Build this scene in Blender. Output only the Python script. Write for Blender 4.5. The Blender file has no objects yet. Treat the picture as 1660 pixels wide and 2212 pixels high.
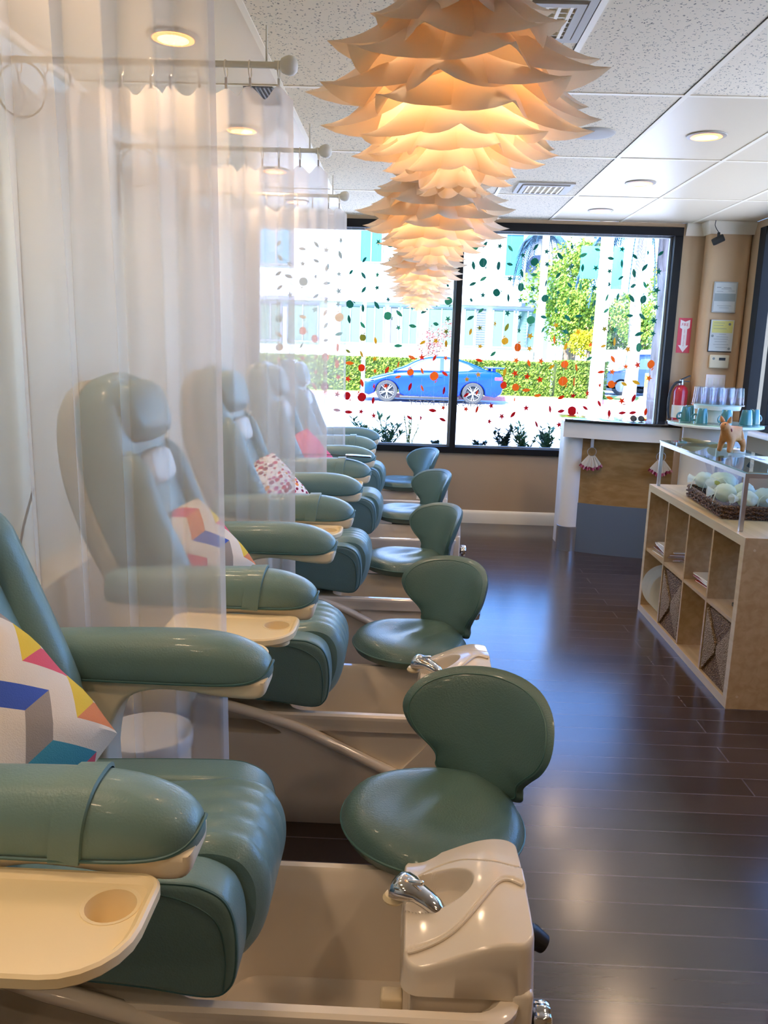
import bpy, bmesh, math, random
from mathutils import Vector as V, Matrix
PI = math.pi
S = bpy.context.scene
COL = S.collection
R = math.radians
rnd = random.Random(7)

# ------------------------------------------------------------------ materials
def s2l(c):
    return tuple((x/12.92 if x <= .04045 else ((x+.055)/1.055)**2.4) for x in c)
def hexc(h):
    return s2l(tuple(int(h[i:i+2], 16)/255 for i in (0, 2, 4)))
def mat(name, col, rough=.5, metal=0, coat=0, trans=0, emit=None, es=0, bump=None, sheen=0, subs=0, spec=.5, alpha=1, ior=1.45):
    m = bpy.data.materials.new(name); m.use_nodes = True
    b = m.node_tree.nodes['Principled BSDF']; I = b.inputs
    I['Base Color'].default_value = (*col, 1); I['Roughness'].default_value = rough; I['Metallic'].default_value = metal
    I['Coat Weight'].default_value = coat; I['Coat Roughness'].default_value = .08
    I['Transmission Weight'].default_value = trans; I['Specular IOR Level'].default_value = spec; I['IOR'].default_value = ior
    I['Alpha'].default_value = alpha
    if sheen: I['Sheen Weight'].default_value = sheen
    if emit: I['Emission Color'].default_value = (*emit, 1); I['Emission Strength'].default_value = es
    if bump:
        sc, st = bump
        nt = m.node_tree; tc = nt.nodes.new('ShaderNodeTexCoord'); n = nt.nodes.new('ShaderNodeTexNoise'); bp = nt.nodes.new('ShaderNodeBump')
        n.inputs['Scale'].default_value = sc; n.inputs['Detail'].default_value = 4; bp.inputs['Strength'].default_value = st; bp.inputs['Distance'].default_value = .01
        nt.links.new(tc.outputs['Object'], n.inputs['Vector']); nt.links.new(n.outputs['Fac'], bp.inputs['Height']); nt.links.new(bp.outputs['Normal'], I['Normal'])
    return m
class NT:
    """small node helper"""
    def __init__(s, m): s.t = m.node_tree; s.b = s.t.nodes.get('Principled BSDF')
    def n(s, typ, **k):
        x = s.t.nodes.new('ShaderNode'+typ)
        for a, v in k.items():
            if a.startswith('_'): setattr(x, a[1:], v)
            else:
                key = int(a[1:]) if a[0] == 'i' and a[1:].isdigit() else a.replace('__', ' ')
                if hasattr(v, 'is_output'): s.t.links.new(v, x.inputs[key])
                else: x.inputs[key].default_value = v
        return x
    def math(s, op, a, b=None):
        x = s.t.nodes.new('ShaderNodeMath'); x.operation = op
        for i, v in enumerate((a, b)):
            if v is None: continue
            if hasattr(v, 'is_output'): s.t.links.new(v, x.inputs[i])
            else: x.inputs[i].default_value = v
        return x.outputs[0]
    def l(s, a, b): s.t.links.new(a, b)
def ramp(N, fac, stops, interp='LINEAR'):
    r = N.n('ValToRGB'); N.l(fac, r.inputs[0]); e = r.color_ramp; e.interpolation = interp
    while len(e.elements) < len(stops): e.elements.new(.5)
    for el, (p, c) in zip(e.elements, stops): el.position = p; el.color = (*c, 1)
    return r.outputs[0]

TEAL = mat('teal_leather', hexc('6d8b89'), .36, bump=(260, .12), coat=.12)
STOOL = mat('stool_leather', hexc('4d6862'), .33, bump=(220, .15), coat=.12)
TEALD = mat('teal_piping', hexc('446a6c'), .45)
CREAM = mat('cream_acrylic', hexc('e0d5c4'), .16, coat=.5)
CREAM2 = mat('cream_plastic', hexc('eadcc0'), .4)
TRAY = mat('tray_plastic', hexc('f0dcb0'), .38)
CHROME = mat('chrome', (.8, .8, .8), .07, 1)
STEEL = mat('brushed_steel', (.62, .62, .62), .3, 1)
BLACK = mat('black_metal', (.010, .009, .008), .6, spec=.25)
BLACKG = mat('black_glass', (.01, .01, .012), .05, coat=1)
BLKPL = mat('black_plastic', (.02, .02, .02), .45)
WHITE = mat('white_paint', hexc('e9e4da'), .45)
RODM = mat('rod_paint', hexc('d8d0bc'), .4)
MINT = mat('left_wall_paint', hexc('dce6dc'), .7)
BEIGE = mat('beige_wall_paint', hexc('b59a78'), .75, bump=(60, .05))
TRIMW = mat('trim_paint', hexc('e6dcc4'), .5)
GRID = mat('ceiling_grid_metal', hexc('fbeed2'), .45)
SMOOTH = mat('smooth_panel', hexc('e9d8b8'), .35)
SHADOW = mat('shade_dark', (.02, .02, .02), .8)  # near-black that paints shade into grid lines, vents and basket holes
LAMPW = mat('can_lens', (1, .9, .7), .4, emit=(1, .62, .28), es=1.7)
RINGM = mat('light_ring', hexc('a69c8a'), .4)
RIMO = mat('amber_glow', (1, .5, .2), .4, emit=(1, .36, .08), es=1.3)  # orange glow painted round the lens edge, not a lamp itself
PAPERW = mat('white_paper', hexc('f3f1ea'), .7)
def wood(name, c1, c2, axis=2, sc=1.0):
    m = mat(name, c1, .38); N = NT(m)
    tc = N.n('TexCoord'); s = [26*sc, 26*sc, 26*sc]; s[axis] = 1.6*sc
    mp = N.n('Mapping', Scale=tuple(s)); N.l(tc.outputs['Object'], mp.inputs['Vector'])
    no = N.n('TexNoise', Scale=1.0, Detail=6.0, Distortion=.6); N.l(mp.outputs[0], no.inputs['Vector'])
    N.l(ramp(N, no.outputs['Fac'], [(.35, c1), (.65, c2)]), N.b.inputs['Base Color'])
    return m
BIRCH = wood('birch_veneer', hexc('c9ac80'), hexc('b99a6c'), 1)
PANELW = wood('oak_panel', hexc('a98452'), hexc('96713f'), 0)
KICK = mat('blue_grey_laminate', hexc('66727f'), .35)

def floor_mat():
    m = mat('dark_floorboards', (.03, .02, .017), .2, spec=.5, coat=.38); N = NT(m)
    tc = N.n('TexCoord')
    br = N.n('TexBrick', _offset=.37, _offset_frequency=2, Scale=1.0, Mortar__Size=.003, Brick__Width=2.1, Row__Height=.127, Bias=0.0)
    br.inputs['Color1'].default_value = (.030, .018, .015, 1); br.inputs['Color2'].default_value = (.050, .032, .027, 1); br.inputs['Mortar'].default_value = (.10, .08, .085, 1)  # paler joints paint in the light caught by the board bevels
    N.l(tc.outputs['Object'], br.inputs['Vector'])
    mp = N.n('Mapping', Scale=(2.5, 40, 1)); N.l(tc.outputs['Object'], mp.inputs['Vector'])
    no = N.n('TexNoise', Scale=1.0, Detail=5.0); N.l(mp.outputs[0], no.inputs['Vector'])
    mx = N.n('Mix', _data_type='RGBA', _blend_type='MULTIPLY', Factor=.6); N.l(br.outputs['Color'], mx.inputs[6])
    N.l(ramp(N, no.outputs['Fac'], [(.3, (.5, .5, .5)), (.7, (1.2, 1.2, 1.2))]), mx.inputs[7])
    N.l(mx.outputs[2], N.b.inputs['Base Color'])
    n2 = N.n('TexNoise', Scale=3.0, Detail=3.0); N.l(tc.outputs['Object'], n2.inputs['Vector'])
    r = N.n('MapRange', i3=.17, i4=.28); N.l(n2.outputs['Fac'], r.inputs[0]); N.l(r.outputs[0], N.b.inputs['Roughness'])
    inv = N.math('SUBTRACT', 1.0, br.outputs['Fac'])
    h = N.math('ADD', inv, N.math('MULTIPLY', no.outputs['Fac'], .05))
    bp = N.n('Bump', Strength=.7, Distance=.003, Height=h); N.l(bp.outputs[0], N.b.inputs['Normal'])
    N.b.inputs['Coat Roughness'].default_value = .17; return m
FLOOR = floor_mat()
def tile_mat():
    m = mat('acoustic_tile', hexc('e9e2d2'), .85); N = NT(m)
    tc = N.n('TexCoord'); n0 = N.n('TexNoise', Scale=30.0, Detail=2.0); N.l(tc.outputs['Object'], n0.inputs['Vector'])
    mx = N.n('Mix', _data_type='VECTOR', Factor=.035); N.l(tc.outputs['Object'], mx.inputs[4]); N.l(n0.outputs['Color'], mx.inputs[5])
    v = N.n('TexVoronoi', Scale=95.0); N.l(mx.outputs[1], v.inputs['Vector'])
    n1 = N.n('TexNoise', Scale=45.0, Detail=1.0); N.l(tc.outputs['Object'], n1.inputs['Vector'])
    a = N.math('MULTIPLY', N.math('LESS_THAN', v.outputs['Distance'], .33), N.math('GREATER_THAN', n1.outputs['Fac'], .52))
    N.l(ramp(N, a, [(0, hexc('f2e3c6')), (1, hexc('948a76'))]), N.b.inputs['Base Color'])
    bp = N.n('Bump', Strength=.6, Distance=.004, Height=N.math('SUBTRACT', 1.0, a)); N.l(bp.outputs[0], N.b.inputs['Normal'])
    return m
TILE = tile_mat()
def sheer_mat():
    m = bpy.data.materials.new('sheer_voile'); m.use_nodes = True; t = m.node_tree; t.nodes.clear(); N = NT(m)
    d = N.n('BsdfDiffuse', Color=(*hexc('e9e1d8'), 1)); tl = N.n('BsdfTranslucent', Color=(*hexc('f0e9e2'), 1)); tr = N.n('BsdfTransparent')
    a = N.n('MixShader', Fac=.5); N.l(d.outputs[0], a.inputs[1]); N.l(tl.outputs[0], a.inputs[2])
    b = N.n('MixShader', Fac=.44); N.l(tr.outputs[0], b.inputs[1]); N.l(a.outputs[0], b.inputs[2])
    o = N.n('OutputMaterial'); N.l(b.outputs[0], o.inputs[0]); return m
SHEER = sheer_mat()
def petal_mat():
    m = bpy.data.materials.new('lamp_paper'); m.use_nodes = True; t = m.node_tree; t.nodes.clear(); N = NT(m)
    d = N.n('BsdfDiffuse', Color=(*hexc('f6ece0'), 1)); tl = N.n('BsdfTranslucent', Color=(*hexc('f8e4c4'), 1))
    a = N.n('MixShader', Fac=.36); N.l(d.outputs[0], a.inputs[1]); N.l(tl.outputs[0], a.inputs[2])
    o = N.n('OutputMaterial'); N.l(a.outputs[0], o.inputs[0]); return m
PETAL = petal_mat()
def glass_mat(name, tint=(1, 1, 1), gl=.08):
    m = bpy.data.materials.new(name); m.use_nodes = True; t = m.node_tree; t.nodes.clear(); N = NT(m)
    tr = N.n('BsdfTransparent', Color=(*tint, 1)); g = N.n('BsdfGlossy', Roughness=.02)
    f = N.n('Fresnel', IOR=1.45); g_ = N.n('NewGeometry'); a = N.n('MixShader'); N.l(N.math('MULTIPLY', f.outputs[0], N.math('SUBTRACT', 1.0, g_.outputs['Backfacing'])), a.inputs[0]); N.l(tr.outputs[0], a.inputs[1]); N.l(g.outputs[0], a.inputs[2])
    o = N.n('OutputMaterial'); N.l(a.outputs[0], o.inputs[0]); return m
PANE = glass_mat('window_glass', (.97, .99, .98)); GLASS = glass_mat('clear_glass', (.86, .93, .92)); GREENG = glass_mat('green_edge_glass', (.84, .95, .92))
TUMBL = glass_mat('tumbler_glass', (.93, .94, .97))
BAGM = bpy.data.materials.new('organza'); BAGM.use_nodes = True
def _bag():
    t = BAGM.node_tree; t.nodes.clear(); N = NT(BAGM)
    d = N.n('BsdfDiffuse', Color=(*hexc('f0f4ee'), 1)); tl = N.n('BsdfTranslucent', Color=(*hexc('eef2ea'), 1)); tr = N.n('BsdfTransparent')
    a = N.n('MixShader', Fac=.4); N.l(d.outputs[0], a.inputs[1]); N.l(tl.outputs[0], a.inputs[2])
    b = N.n('MixShader', Fac=.78); N.l(tr.outputs[0], b.inputs[1]); N.l(a.outputs[0], b.inputs[2])
    o = N.n('OutputMaterial'); N.l(b.outputs[0], o.inputs[0])
_bag()

def chevron_mat():
    m = mat('chevron_fabric', (.8, .75, .68), .85, bump=(400, .2)); N = NT(m)
    tc = N.n('TexCoord'); sp = N.n('SeparateXYZ'); N.l(tc.outputs['Object'], sp.inputs[0])
    u = N.math('MULTIPLY', N.math('ADD', sp.outputs[0], .5), 1/.074)          # columns
    fu = N.math('FRACT', N.math('MULTIPLY', u, .5)); tri = N.math('ABSOLUTE', N.math('SUBTRACT', N.math('MULTIPLY', fu, 2.0), 1.0))
    v = N.math('ADD', N.math('MULTIPLY', N.math('ADD', sp.outputs[1], .53), 1/.064), N.math('MULTIPLY', tri, .95))
    st = N.math('FLOOR', v); par = N.math('FLOORED_MODULO', st, 2.0); cl = N.math('FLOOR', u)
    cx = N.n('CombineXYZ', i0=cl, i1=N.math('FLOOR', N.math('MULTIPLY', st, .5)), i2=7.7)
    w = N.n('TexWhiteNoise', _noise_dimensions='3D'); N.l(cx.outputs[0], w.inputs['Vector'])
    c = ramp(N, w.outputs['Value'], [(0, hexc('cf5568')), (.17, hexc('d08052')), (.34, hexc('d8b83a')), (.48, hexc('948a80')), (.6, hexc('b8486c')), (.72, hexc('3c8ba0')), (.84, hexc('5a4a92')), (.92, hexc('3a56a8'))], 'CONSTANT')
    mx = N.n('Mix', _data_type='RGBA'); N.l(N.math('GREATER_THAN', par, .5), mx.inputs[0]); N.l(c, mx.inputs[7]); mx.inputs[6].default_value = (*hexc('d6cbba'), 1)
    N.l(mx.outputs[2], N.b.inputs['Base Color']); return m
CHEV = chevron_mat()
def dotted_mat():
    m = mat('petal_print_fabric', (.8, .75, .68), .85); N = NT(m)
    tc = N.n('TexCoord'); mp = N.n('Mapping', Scale=(1, .6, 1)); N.l(tc.outputs['Object'], mp.inputs['Vector'])
    v = N.n('TexVoronoi', Scale=42.0, Randomness=.55); N.l(mp.outputs[0], v.inputs['Vector'])
    cr = ramp(N, N.n('SeparateColor', i0=v.outputs['Color']).outputs[0], [(0, hexc('8e1638')), (.3, hexc('c2284a')), (.55, hexc('e48a3c')), (.75, hexc('c85a8a')), (.9, hexc('a8a04a'))], 'CONSTANT')
    mx = N.n('Mix', _data_type='RGBA'); N.l(N.math('LESS_THAN', v.outputs['Distance'], .42), mx.inputs[0]); N.l(cr, mx.inputs[7]); mx.inputs[6].default_value = (*hexc('eee4da'), 1)
    N.l(mx.outputs[2], N.b.inputs['Base Color']); return m
DOTS = dotted_mat()
def weave_mat(name, c1, c2, sc):
    m = mat(name, c1, .7); N = NT(m); tc = N.n('TexCoord')
    v = N.n('TexVoronoi', Scale=sc); mp = N.n('Mapping', Scale=(1, 1, 1.8)); N.l(tc.outputs['Object'], mp.inputs['Vector']); N.l(mp.outputs[0], v.inputs['Vector'])
    N.l(ramp(N, v.outputs['Distance'], [(.1, c2), (.6, c1)]), N.b.inputs['Base Color'])
    bp = N.n('Bump', Strength=1.0, Distance=.006, Height=N.math('SUBTRACT', 1.0, v.outputs['Distance'])); N.l(bp.outputs[0], N.b.inputs['Normal']); return m
SEAGRASS = weave_mat('seagrass_weave', hexc('5e452c'), hexc('b0906a'), 90)
WICKER = weave_mat('wicker_weave', hexc('4c3220'), hexc('a8784c'), 110)
def leafy(name, c1, c2):
    m = mat(name, c1, .6, spec=.3); N = NT(m); g = N.n('NewGeometry')
    N.l(ramp(N, g.outputs['Random Per Island'], [(0, c1), (1, c2)]), N.b.inputs['Base Color']); return m
def bark_mat(name, c1, c2, sc=20):
    m = mat(name, c1, .9); N = NT(m); tc = N.n('TexCoord'); mp = N.n('Mapping', Scale=(sc, sc, sc*.15)); N.l(tc.outputs['Object'], mp.inputs['Vector'])
    n = N.n('TexNoise', Scale=1.0, Detail=6.0); N.l(mp.outputs[0], n.inputs['Vector'])
    N.l(ramp(N, n.outputs['Fac'], [(.35, c1), (.65, c2)]), N.b.inputs['Base Color']); bp = N.n('Bump', Strength=.8, Distance=.03, Height=n.outputs['Fac']); N.l(bp.outputs[0], N.b.inputs['Normal']); return m

# ------------------------------------------------------------------ mesh helpers
def smooth_path(pts, n=6, closed=False):
    P = [V(p) for p in pts]; out = []; L = len(P)
    rng = range(L) if closed else range(L-1)
    for i in rng:
        if closed: a, b, c, d = P[(i-1) % L], P[i], P[(i+1) % L], P[(i+2) % L]
        else: a, b, c, d = P[max(i-1, 0)], P[i], P[i+1], P[min(i+2, L-1)]
        for k in range(n):
            t = k/n
            out.append(.5*((2*b)+(c-a)*t+(2*a-5*b+4*c-d)*t*t+(3*b-a-3*c+d)*t*t*t))
    if not closed: out.append(P[-1])
    return out
def rrect(x0, x1, y0, y1, r, n=5):
    o = []
    for cx, cy, a0 in ((x1-r, y1-r, 0), (x0+r, y1-r, 90), (x0+r, y0+r, 180), (x1-r, y0+r, 270)):
        for k in range(n+1):
            a = R(a0+90*k/n); o.append((cx+r*math.cos(a), cy+r*math.sin(a)))
    return o
def circ(r, n=24, cx=0, cy=0, ry=None):
    ry = r if ry is None else ry
    return [(cx+r*math.cos(2*PI*k/n), cy+ry*math.sin(2*PI*k/n)) for k in range(n)]
def inset(poly, d):
    n = len(poly); o = []
    A = sum(poly[i][0]*poly[(i+1) % n][1]-poly[(i+1) % n][0]*poly[i][1] for i in range(n)); sg = 1 if A > 0 else -1
    for i in range(n):
        a, b, c = V(poly[i-1][:2]), V(poly[i][:2]), V(poly[(i+1) % n][:2])
        e1, e2 = (b-a), (c-b)
        if e1.length < 1e-9 or e2.length < 1e-9: o.append(tuple(b)); continue
        e1.normalize(); e2.normalize(); n1 = V((-e1.y, e1.x)); n2 = V((-e2.y, e2.x)); m = n1+n2
        if m.length < 1e-6: m = n1
        m.normalize(); k = 1/max(.5, m.dot(n1)); q = b+m*(d*k*sg); o.append((q.x, q.y))
    return o
class MB:
    def __init__(s): s.v = []; s.f = []
    def add(s, vs, fs):
        o = len(s.v); s.v += [tuple(v) for v in vs]; s.f += [tuple(i+o for i in f) for f in fs]; return s
    def loft(s, rings, c0=True, c1=True, closed=True):
        n = len(rings[0]); vs = [p for r in rings for p in r]; fs = []
        for i in range(len(rings)-1):
            for j in range(n if closed else n-1):
                k = (j+1) % n; fs.append((i*n+j, i*n+k, (i+1)*n+k, (i+1)*n+j))
        if c0: fs.append(tuple(reversed(range(n))))
        if c1: fs.append(tuple(range((len(rings)-1)*n, len(rings)*n)))
        return s.add(vs, fs)
    def box(s, x0, x1, y0, y1, z0, z1, M=None):
        vs = [V((x, y, z)) for z in (z0, z1) for x, y in ((x0, y0), (x1, y0), (x1, y1), (x0, y1))]
        if M: vs = [M @ v for v in vs]
        return s.add(vs, [(3, 2, 1, 0), (4, 5, 6, 7), (0, 1, 5, 4), (1, 2, 6, 5), (2, 3, 7, 6), (3, 0, 4, 7)])
    def rbox(s, x0, x1, y0, y1, z0, z1, r=.01, M=None, n=3):
        r = min(r, (z1-z0)/2.01, (x1-x0)/2.01, (y1-y0)/2.01); rings = []
        base = rrect(x0, x1, y0, y1, r, n)
        for z, sg in ((z0, -1), (z1, 1)):
            ks = range(n+1) if sg < 0 else range(n, -1, -1)
            for k in ks:
                a = PI/2*k/n; ins = r*(1-math.sin(a)); zz = (z0+r-r*math.cos(a)) if sg < 0 else (z1-r+r*math.cos(a))
                rings.append([V((x, y, zz)) for x, y in inset(base, ins*.999)])
        if M: rings = [[M @ p for p in rg] for rg in rings]
        return s.loft(rings)
    def lathe(s, prof, n=24, c=(0, 0, 0), M=None, c0=True, c1=True):
        rings = []
        for r, z in prof:
            rg = [V((r*math.cos(2*PI*k/n), r*math.sin(2*PI*k/n), z)) for k in range(n)]
            if M: rg = [M @ p for p in rg]
            rings.append([p+V(c) for p in rg])
        return s.loft(rings, c0, c1)
    def tube(s, pts, r, n=8, closed=False, flat=1.0):
        P = [V(p) for p in pts]; L = len(P); rings = []; up = None
        for i in range(L):
            if closed: t = P[(i+1) % L]-P[i-1]
            else: t = P[min(i+1, L-1)]-P[max(i-1, 0)]
            if t.length < 1e-9: t = V((0, 0, 1))
            t.normalize()
            if up is None: up = V((0, 0, 1)) if abs(t.z) < .9 else V((1, 0, 0))
            a = up-t*up.dot(t)
            if a.length < 1e-6: a = t.orthogonal()
            a.normalize(); up = a; b = t.cross(a); rr = r[i] if isinstance(r, (list, tuple)) else r
            rings.append([P[i]+a*(rr*flat*math.cos(2*PI*k/n))+b*(rr*math.sin(2*PI*k/n)) for k in range(n)])
        if closed: rings.append(rings[0]); return s.loft(rings, False, False)
        return s.loft(rings)
    def puff(s, poly, a0, a1, r, f, n=4):
        """polygon extruded from a0 to a1 with edges rounded by r; f(u,v,a)->xyz"""
        rings = []
        for k in range(n+1):
            t = PI/2*k/n; rings.append([f(u, v, a0+r-r*math.cos(t)) for u, v in inset(poly, r*(1-math.sin(t)))])
        for k in range(n, -1, -1):
            t = PI/2*k/n; rings.append([f(u, v, a1-r+r*math.cos(t)) for u, v in inset(poly, r*(1-math.sin(t)))])
        return s.loft(rings)
    def plate(s, outline, th, f, rings=9, e=3.0, p=.5, c=(0, 0), under=1.0):
        """puffy plate: outline 2d, thickness th, f(u,v,w)->xyz"""
        n = len(outline); R_ = []; cx, cy = c
        seq = [(k/rings, 1) for k in range(0, rings+1)]+[(k/rings, -1) for k in range(rings-1, -1, -1)]
        for q, sg in seq:
            q2 = max(q, .002) ** .8; t = th*max(0, 1-q2**e)**p*(1 if sg > 0 else under)
            R_.append([f(cx+(u-cx)*q2, cy+(v-cy)*q2, sg*t) for u, v in outline])
        return s.loft(R_)
    def build(s, name, m, parent=None, loc=(0, 0, 0), smooth=True, ang=40, sub=0, bevel=0):
        me = bpy.data.meshes.new(name); me.from_pydata([tuple(v) for v in s.v], [], s.f); me.update()
        bm = bmesh.new(); bm.from_mesh(me); bmesh.ops.recalc_face_normals(bm, faces=bm.faces); bm.to_mesh(me); bm.free()
        if m: me.materials.append(m)
        if smooth: me.shade_smooth(); me.set_sharp_from_angle(angle=R(ang))
        o = bpy.data.objects.new(name, me); COL.objects.link(o); o.location = loc
        if parent: o.parent = parent
        if bevel:
            b = o.modifiers.new('b', 'BEVEL'); b.width = bevel; b.segments = 2; b.limit_method = 'ANGLE'
        if sub:
            b = o.modifiers.new('s', 'SUBSURF'); b.levels = sub; b.render_levels = sub
        return o
def B(name, m, parent, *a, r=0, **k):
    mb = MB(); (mb.rbox(*a, r=r) if r else mb.box(*a)); return mb.build(name, m, parent, **k)
def tag(o, label, cat, group=None, kind=None):
    o['label'] = label; o['category'] = cat
    if group: o['group'] = group
    if kind: o['kind'] = kind
    return o
def thing(name, label, cat, loc=(0, 0, 0), group=None, rz=0):
    o = bpy.data.objects.new(name, None); COL.objects.link(o); o.location = loc; o.rotation_euler = (0, 0, rz); o.empty_display_size = .1
    return tag(o, label, cat, group)
def struct(o, label=None, cat=None):
    o['kind'] = 'structure'
    if label: o['label'] = label
    if cat: o['category'] = cat
    return o
def dup(o, parent=None, loc=None, rz=None, label=None):
    c = o.copy(); COL.objects.link(c); c.parent = parent
    if loc is not None: c.location = loc
    if rz is not None: c.rotation_euler = (0, 0, rz)
    if label: c['label'] = label
    for ch in list(o.children): dup(ch, c)
    return c
def cut(o, cutters):
    for c in cutters:
        m = o.modifiers.new('c', 'BOOLEAN'); m.operation = 'DIFFERENCE'; m.solver = 'EXACT'; m.object = c
    dg = bpy.context.evaluated_depsgraph_get(); dg.update()
    me = bpy.data.meshes.new_from_object(o.evaluated_get(dg)); o.modifiers.clear(); o.data = me
    for c in cutters: bpy.data.objects.remove(c, do_unlink=True)
    me.set_sharp_from_angle(angle=R(35))
def txt(name, body, m, parent, loc, size, rot, ext=.0005, align='CENTER', sx=1, font=None):
    cu = bpy.data.curves.new(name, 'FONT'); cu.body = body; cu.size = size; cu.extrude = ext; cu.align_x = align; cu.align_y = 'CENTER'; cu.resolution_u = 2
    o = bpy.data.objects.new(name, cu); COL.objects.link(o); dg = bpy.context.evaluated_depsgraph_get()
    me = bpy.data.meshes.new_from_object(o.evaluated_get(dg)); bpy.data.objects.remove(o, do_unlink=True)
    for v in me.vertices: v.co.x *= sx
    me.materials.clear(); me.materials.append(m); q = bpy.data.objects.new(name, me); COL.objects.link(q); q.parent = parent; q.location = loc; q.rotation_euler = rot
    return q
XZ = lambda u, v, a: V((u, a, v))      # polygon in x-z extruded along y
YZ = lambda u, v, a: V((a, u, v))
XY = lambda u, v, a: V((u, v, a))

# ------------------------------------------------------------------ the room
WX0, WX1, WY0, WY1, CZ = -1.55, 2.86, -3.2, 7.5, 2.69
struct(B('floor', FLOOR, None, WX0-.2, WX1+.2, WY0-.2, WY1+.15, -.1, 0, smooth=False), 'glossy dark brown plank floor', 'floor')
struct(B('wall_left', MINT, None, WX0-.15, WX0, WY0, WY1+.15, 0, CZ, smooth=False), 'pale mint left wall', 'wall')
struct(B('wall_back', BEIGE, None, WX0, WX1, WY0-.15, WY0, 0, CZ, smooth=False), 'beige wall behind the viewer', 'wall')
w = MB()   # window wall with opening X -1.40..2.32, z .645..2.655
w.box(WX0, WX1+.15, WY1, WY1+.15, 0, .645).box(WX0, WX1+.15, WY1, WY1+.15, 2.655, CZ).box(WX0, -1.42, WY1, WY1+.15, .645, 2.655).box(2.32, WX1+.15, WY1, WY1+.15, .645, 2.655)
struct(w.build('wall_front', BEIGE, smooth=False), 'beige wall around and under the street window', 'wall')
w = MB()   # right wall: opening Y 2.2..7.12, z 1.0..2.62
w.box(WX1, WX1+.15, WY0, WY1, 0, 1.0).box(WX1, WX1+.15, WY0, WY1, 2.62, CZ).box(WX1, WX1+.15, WY0, 2.2, 1.0, 2.62).box(WX1, WX1+.15, 7.14, WY1, 1.0, 2.62)
struct(w.build('wall_right', BEIGE, smooth=False), 'beige right wall under the side window', 'wall')
# corner pillar with rounded edge
p = MB().puff(rrect(2.50, 2.859, 7.33, 7.499, .05, 5), 0, CZ-.001, .0005, lambda u, v, a: V((u, v, a)), 1)
struct(p.build('trim_1', mat('pillar_paint', hexc('c8a780'), .7, bump=(60, .05))), 'light tan rounded pillar in the window corner', 'pillar')
# ceiling: acoustic tiles and smooth panels, split at grid lines
gx = [-1.22, -.61, 0-.01, .59, 1.17, 1.775, 2.38]
gy = [-2.16, -.94, .28, 1.50, 2.72, 3.93, 5.14, 6.36]
c = MB().box(-.61, 1.17, WY0, WY1, CZ, CZ+.1).box(1.17, WX1, WY0, 3.93, CZ, CZ+.1)
struct(c.build('ceiling', TILE, smooth=False), 'speckled white acoustic tile ceiling', 'ceiling')
c = MB().box(WX0, -.61, WY0, WY1, CZ+.0005, CZ+.1).box(1.17, WX1, 3.93, WY1, CZ+.0005, CZ+.1)
o = struct(c.build('ceiling_panel', SMOOTH, smooth=False), 'smooth white ceiling panels', 'ceiling'); o.name = 'ceiling.001'
g = MB()
for x in gx[1:]: g.box(x-.012, x+.012, WY0, WY1, CZ-.004, CZ-.0005)
for y in gy: g.box(-.61, WX1, y-.012, y+.012, CZ-.0035, CZ-.0007)
for y in gy: g.box(WX0, -.61, y-.012, y+.012, CZ-.0035, CZ-.0007)
g.box(WX0+.0005, WX0+.03, WY0, WY1, CZ-.03, CZ-.0005)
struct(g.build('trim_2', GRID, smooth=False), 'white metal ceiling grid', 'ceiling grid')
g = MB()   # dark strips painted in as the shadow beside each bar
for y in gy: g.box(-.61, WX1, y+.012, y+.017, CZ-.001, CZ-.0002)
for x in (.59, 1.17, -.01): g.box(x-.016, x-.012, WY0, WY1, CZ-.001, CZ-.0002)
struct(g.build('trim_3', SHADOW, smooth=False), 'dark strips painted as shade beside the ceiling grid', 'ceiling grid')
# baseboards and crown
prof = [(0, 0), (.018, 0), (.018, .09), (.012, .105), (.006, .115), (0, .12)]
bb = MB().loft([[V((x, WY1-u, v)) for u, v in prof] for x in (-.7, 2.5)]); struct(bb.build('baseboard_front', TRIMW), 'cream baseboard under the street window', 'baseboard')
bb = MB().loft([[V((WX1-u, y, v)) for u, v in prof] for y in (-3.2, 7.33)]); struct(bb.build('baseboard_right', TRIMW), 'cream baseboard along the right wall', 'baseboard')
cp = [(0, 0), (.012, 0), (.02, .02), (.05, .06), (.07, .08), (.07, .10), (0, .10)]
cr = MB().loft([[V((2.34, WY1-u*.5, CZ-.101+v)) for u, v in cp], [V((2.5, WY1-u*.5, CZ-.101+v)) for u, v in cp]])
cr.loft([[V((2.5-u*.6, WY1, CZ-.101+v)) for u, v in cp], [V((2.5-u*.6, 7.33-u*.6, CZ-.101+v)) for u, v in cp], [V((2.86, 7.33-u*.6, CZ-.101+v)) for u, v in cp]])
struct(cr.build('trim_4', TRIMW), 'cream crown moulding on the corner pillar', 'crown moulding')

# street window
FY = WY1
def bar(mb, x0, x1, z0, z1, y0=-.02, y1=.1): mb.box(x0, x1, FY+y0, FY+y1, z0, z1)
f = MB(); bar(f, -1.42, 2.32, .645, .70); bar(f, -1.42, 2.32, 2.585, 2.655); bar(f, -1.42, -1.36, .70, 2.585); bar(f, 2.25, 2.32, .70, 2.585); bar(f, .39, .445, .70, 2.585)
fr = f.build('window_1', BLACK, smooth=False, bevel=.003); struct(fr, 'black framed street window with one black mullion', 'window')
B('window_pane', PANE, fr, -1.36, .39, FY+.045, FY+.05, .70, 2.585, smooth=False); B('window_pane', PANE, fr, .445, 2.25, FY+.045, FY+.05, .70, 2.585, smooth=False)
f = MB()
for a, b in ((-1.36, .39), (.445, 2.25)):
    f.box(a, b, FY+.055, FY+.09, .70, .712).box(a, b, FY+.055, FY+.09, 2.572, 2.585).box(b-.02, b, FY+.055, FY+.09, .712, 2.572)
f.build('window_bead', mat('grey_bead', hexc('9aa0a8'), .4), fr, smooth=False)
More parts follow.
